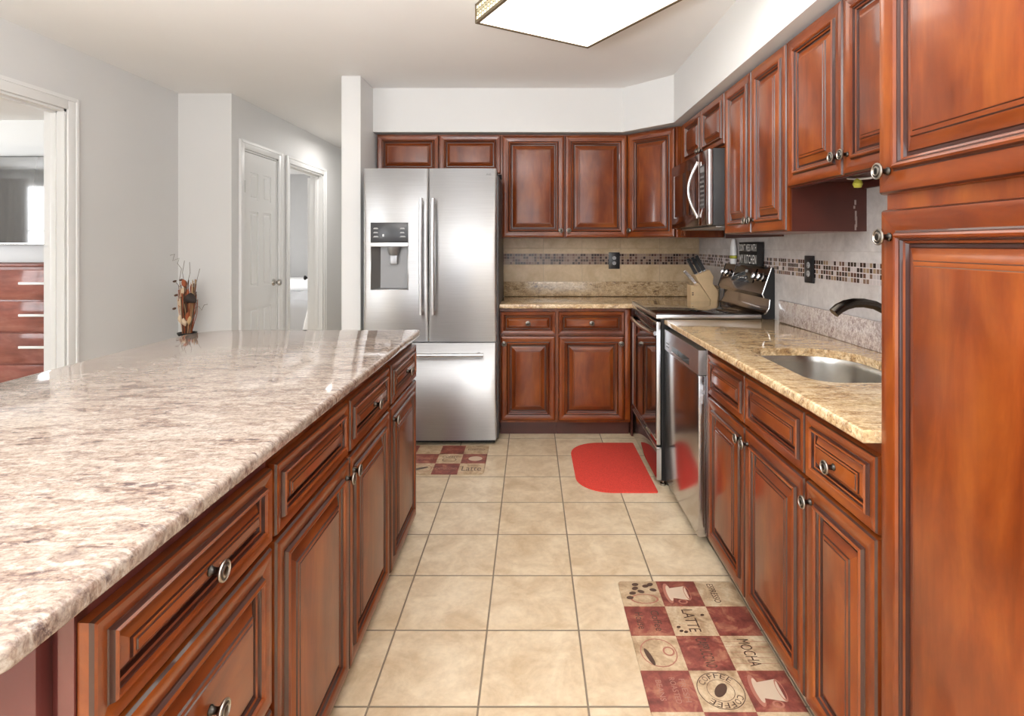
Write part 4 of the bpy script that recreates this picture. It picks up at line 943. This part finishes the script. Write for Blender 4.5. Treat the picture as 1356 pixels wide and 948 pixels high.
# ================================================================== ROOM THROUGH THE LEFT DOORWAY
dr = thing('dresser', 'reddish brown wooden dresser with white bar handles below the television', 'dresser', (-5.48, 4.78, 0))
DW1 = wood('dresser_wood', 0, (0.13, 0.030, 0.020), (0.26, 0.065, 0.040), (0.40, 0.16, 0.12), 0.6)
dwid, dh = 1.62, 1.215
MB().box(0, dwid, 0.0, 0.46, 0.06, dh-0.022, 0, bev=0.004).box(-0.015, dwid+0.015, -0.02, 0.475, dh-0.022, dh, 0, bev=0.004).box(0.03, dwid-0.03, 0.03, 0.43, 0.0005, 0.06, 0).build('body', DW1, dr)
m_h = None
for c in range(2):
    for r in range(4):
        x0 = 0.02+c*0.80; x1 = x0+0.78; z1 = 1.165-r*0.273; z0 = z1-0.258
        m = MB().box(x0, x1, -0.018, 0.0, z0, z1, 0, bev=0.004)
        d = m.build('drawer', DW1, dr)
        hx0 = (x0+x1)/2
        MB().box(hx0-0.11, hx0+0.11, -0.045, -0.033, (z0+z1)/2+0.002, (z0+z1)/2+0.024, bev=0.003).box(hx0-0.06, hx0-0.048, -0.034, -0.017, (z0+z1)/2+0.006, (z0+z1)/2+0.018).box(hx0+0.048, hx0+0.06, -0.034, -0.017, (z0+z1)/2+0.006, (z0+z1)/2+0.018).build('handle', TRIM, d)
tv = thing('television', 'flat wall television with grey glossy screen above the dresser', 'television', (-5.15, 5.18, 1.79))
TVS = plain('tv_screen', (0.05, 0.05, 0.052), 0.05, 0.0, coat=1.0, spec=1.0)
MB().box(-0.80, 0.80, -0.02, 0.045, -0.405, 0.415, bev=0.006).box(-0.25, 0.25, 0.045, 0.118, -0.2, 0.2).build('housing', BLK, tv)
MB().box(-0.79, 0.79, -0.0225, -0.0198, -0.390, 0.407).build('screen', TVS, tv)
MB().box(-0.79, 0.79, -0.024, -0.0198, -0.404, -0.392).build('bezel', NICKEL, tv)
def curtain(x0, x1, y, z0, z1, label, ph):
    m = MB(); n = int((x1-x0)/0.012); V = []
    for i in range(n+1):
        x = x0+(x1-x0)*i/n; dy = 0.022*math.sin(x*52+ph)+0.010*math.sin(x*23+ph)
        V.append([m.bm.verts.new((x, y+dy*k, z)) for z, k in ((z0, 1.2), ((z0+z1)/2, 1.0), (z1, 0.6))])
    for i in range(n):
        for j in range(2): m.bm.faces.new((V[i][j], V[i+1][j], V[i+1][j+1], V[i][j+1]))
    o = m.build('curtain', plain('curtain_cloth', (0.66, 0.64, 0.62), 0.8), fixn=False); s_ = o.modifiers.new('t', 'SOLIDIFY'); s_.thickness = 0.003
    tag(o, label, 'curtain', 'curtains of the room with the television')
curtain(-8.75, -7.9, 1.60, 0.05, 2.42, 'pale curtain reflected in the television screen', 0.4)
curtain(-6.1, -5.3, 1.60, 0.05, 2.42, 'pale curtain reflected in the television screen', 1.9)
# bedroom seen through the hall doorway
bd = thing('bed', 'low bed with rumpled white and grey bedding beyond the hall doorway', 'bed', (-3.75, 8.2, 0))
MB().box(-0.95, 0.85, -1.0, 1.1, 0.0005, 0.30, bev=0.02).build('base', GREYW, bd)
MB().box(-0.95, 0.85, -1.0, 1.1, 0.301, 0.56, bev=0.06, seg=4).build('mattress', TRIM, bd)
def cloth(name, x0, x1, y0, y1, zt, drop, amp, mat, seed, parent, n=40, r=0.07):
    random.seed(seed); ph = [random.uniform(0, 6) for _ in range(8)]; m = MB(); G = []
    for i in range(n+1):
        row = []
        for j in range(n+1):
            u = i/n; v = j/n; x = x0+(x1-x0)*u; y = y0+(y1-y0)*v
            w = amp*(math.sin(9*x+ph[0]+4*y)+0.7*math.sin(17*y+ph[1]-6*x)+0.5*math.sin(31*x+ph[2]+11*y)+0.5*math.sin(27*y+ph[3]))
            e = min(x-x0, x1-x, y-y0, y1-y); k = 1-min(1, e/r); z = zt-drop*k**1.5+w*(1-0.6*k)
            row.append(m.bm.verts.new((x+0.3*w*k, y+0.3*w*k, z)))
        G.append(row)
    for i in range(n):
        for j in range(n): m.bm.faces.new((G[i][j], G[i+1][j], G[i+1][j+1], G[i][j+1]))
    o = m.build(name, mat, parent, ang=80, fixn=False); s_ = o.modifiers.new('t', 'SOLIDIFY'); s_.thickness = 0.012; return o
cloth('comforter', -1.0, 0.95, -1.06, 0.75, 0.66, 0.52, 0.012, plain('grey_bedding', (0.52, 0.52, 0.53), 0.8), 3, bd)
cloth('sheet', 0.80, 1.06, -1.12, -0.55, 0.60, 0.45, 0.016, plain('white_bedding', (0.86, 0.86, 0.86), 0.8), 5, bd, 30, 0.09)
MB().box(-0.85, 0.75, 0.50, 1.05, 0.64, 0.84, bev=0.085, seg=5).build('pillow', plain('white_pillow', (0.86, 0.86, 0.86), 0.8), bd)
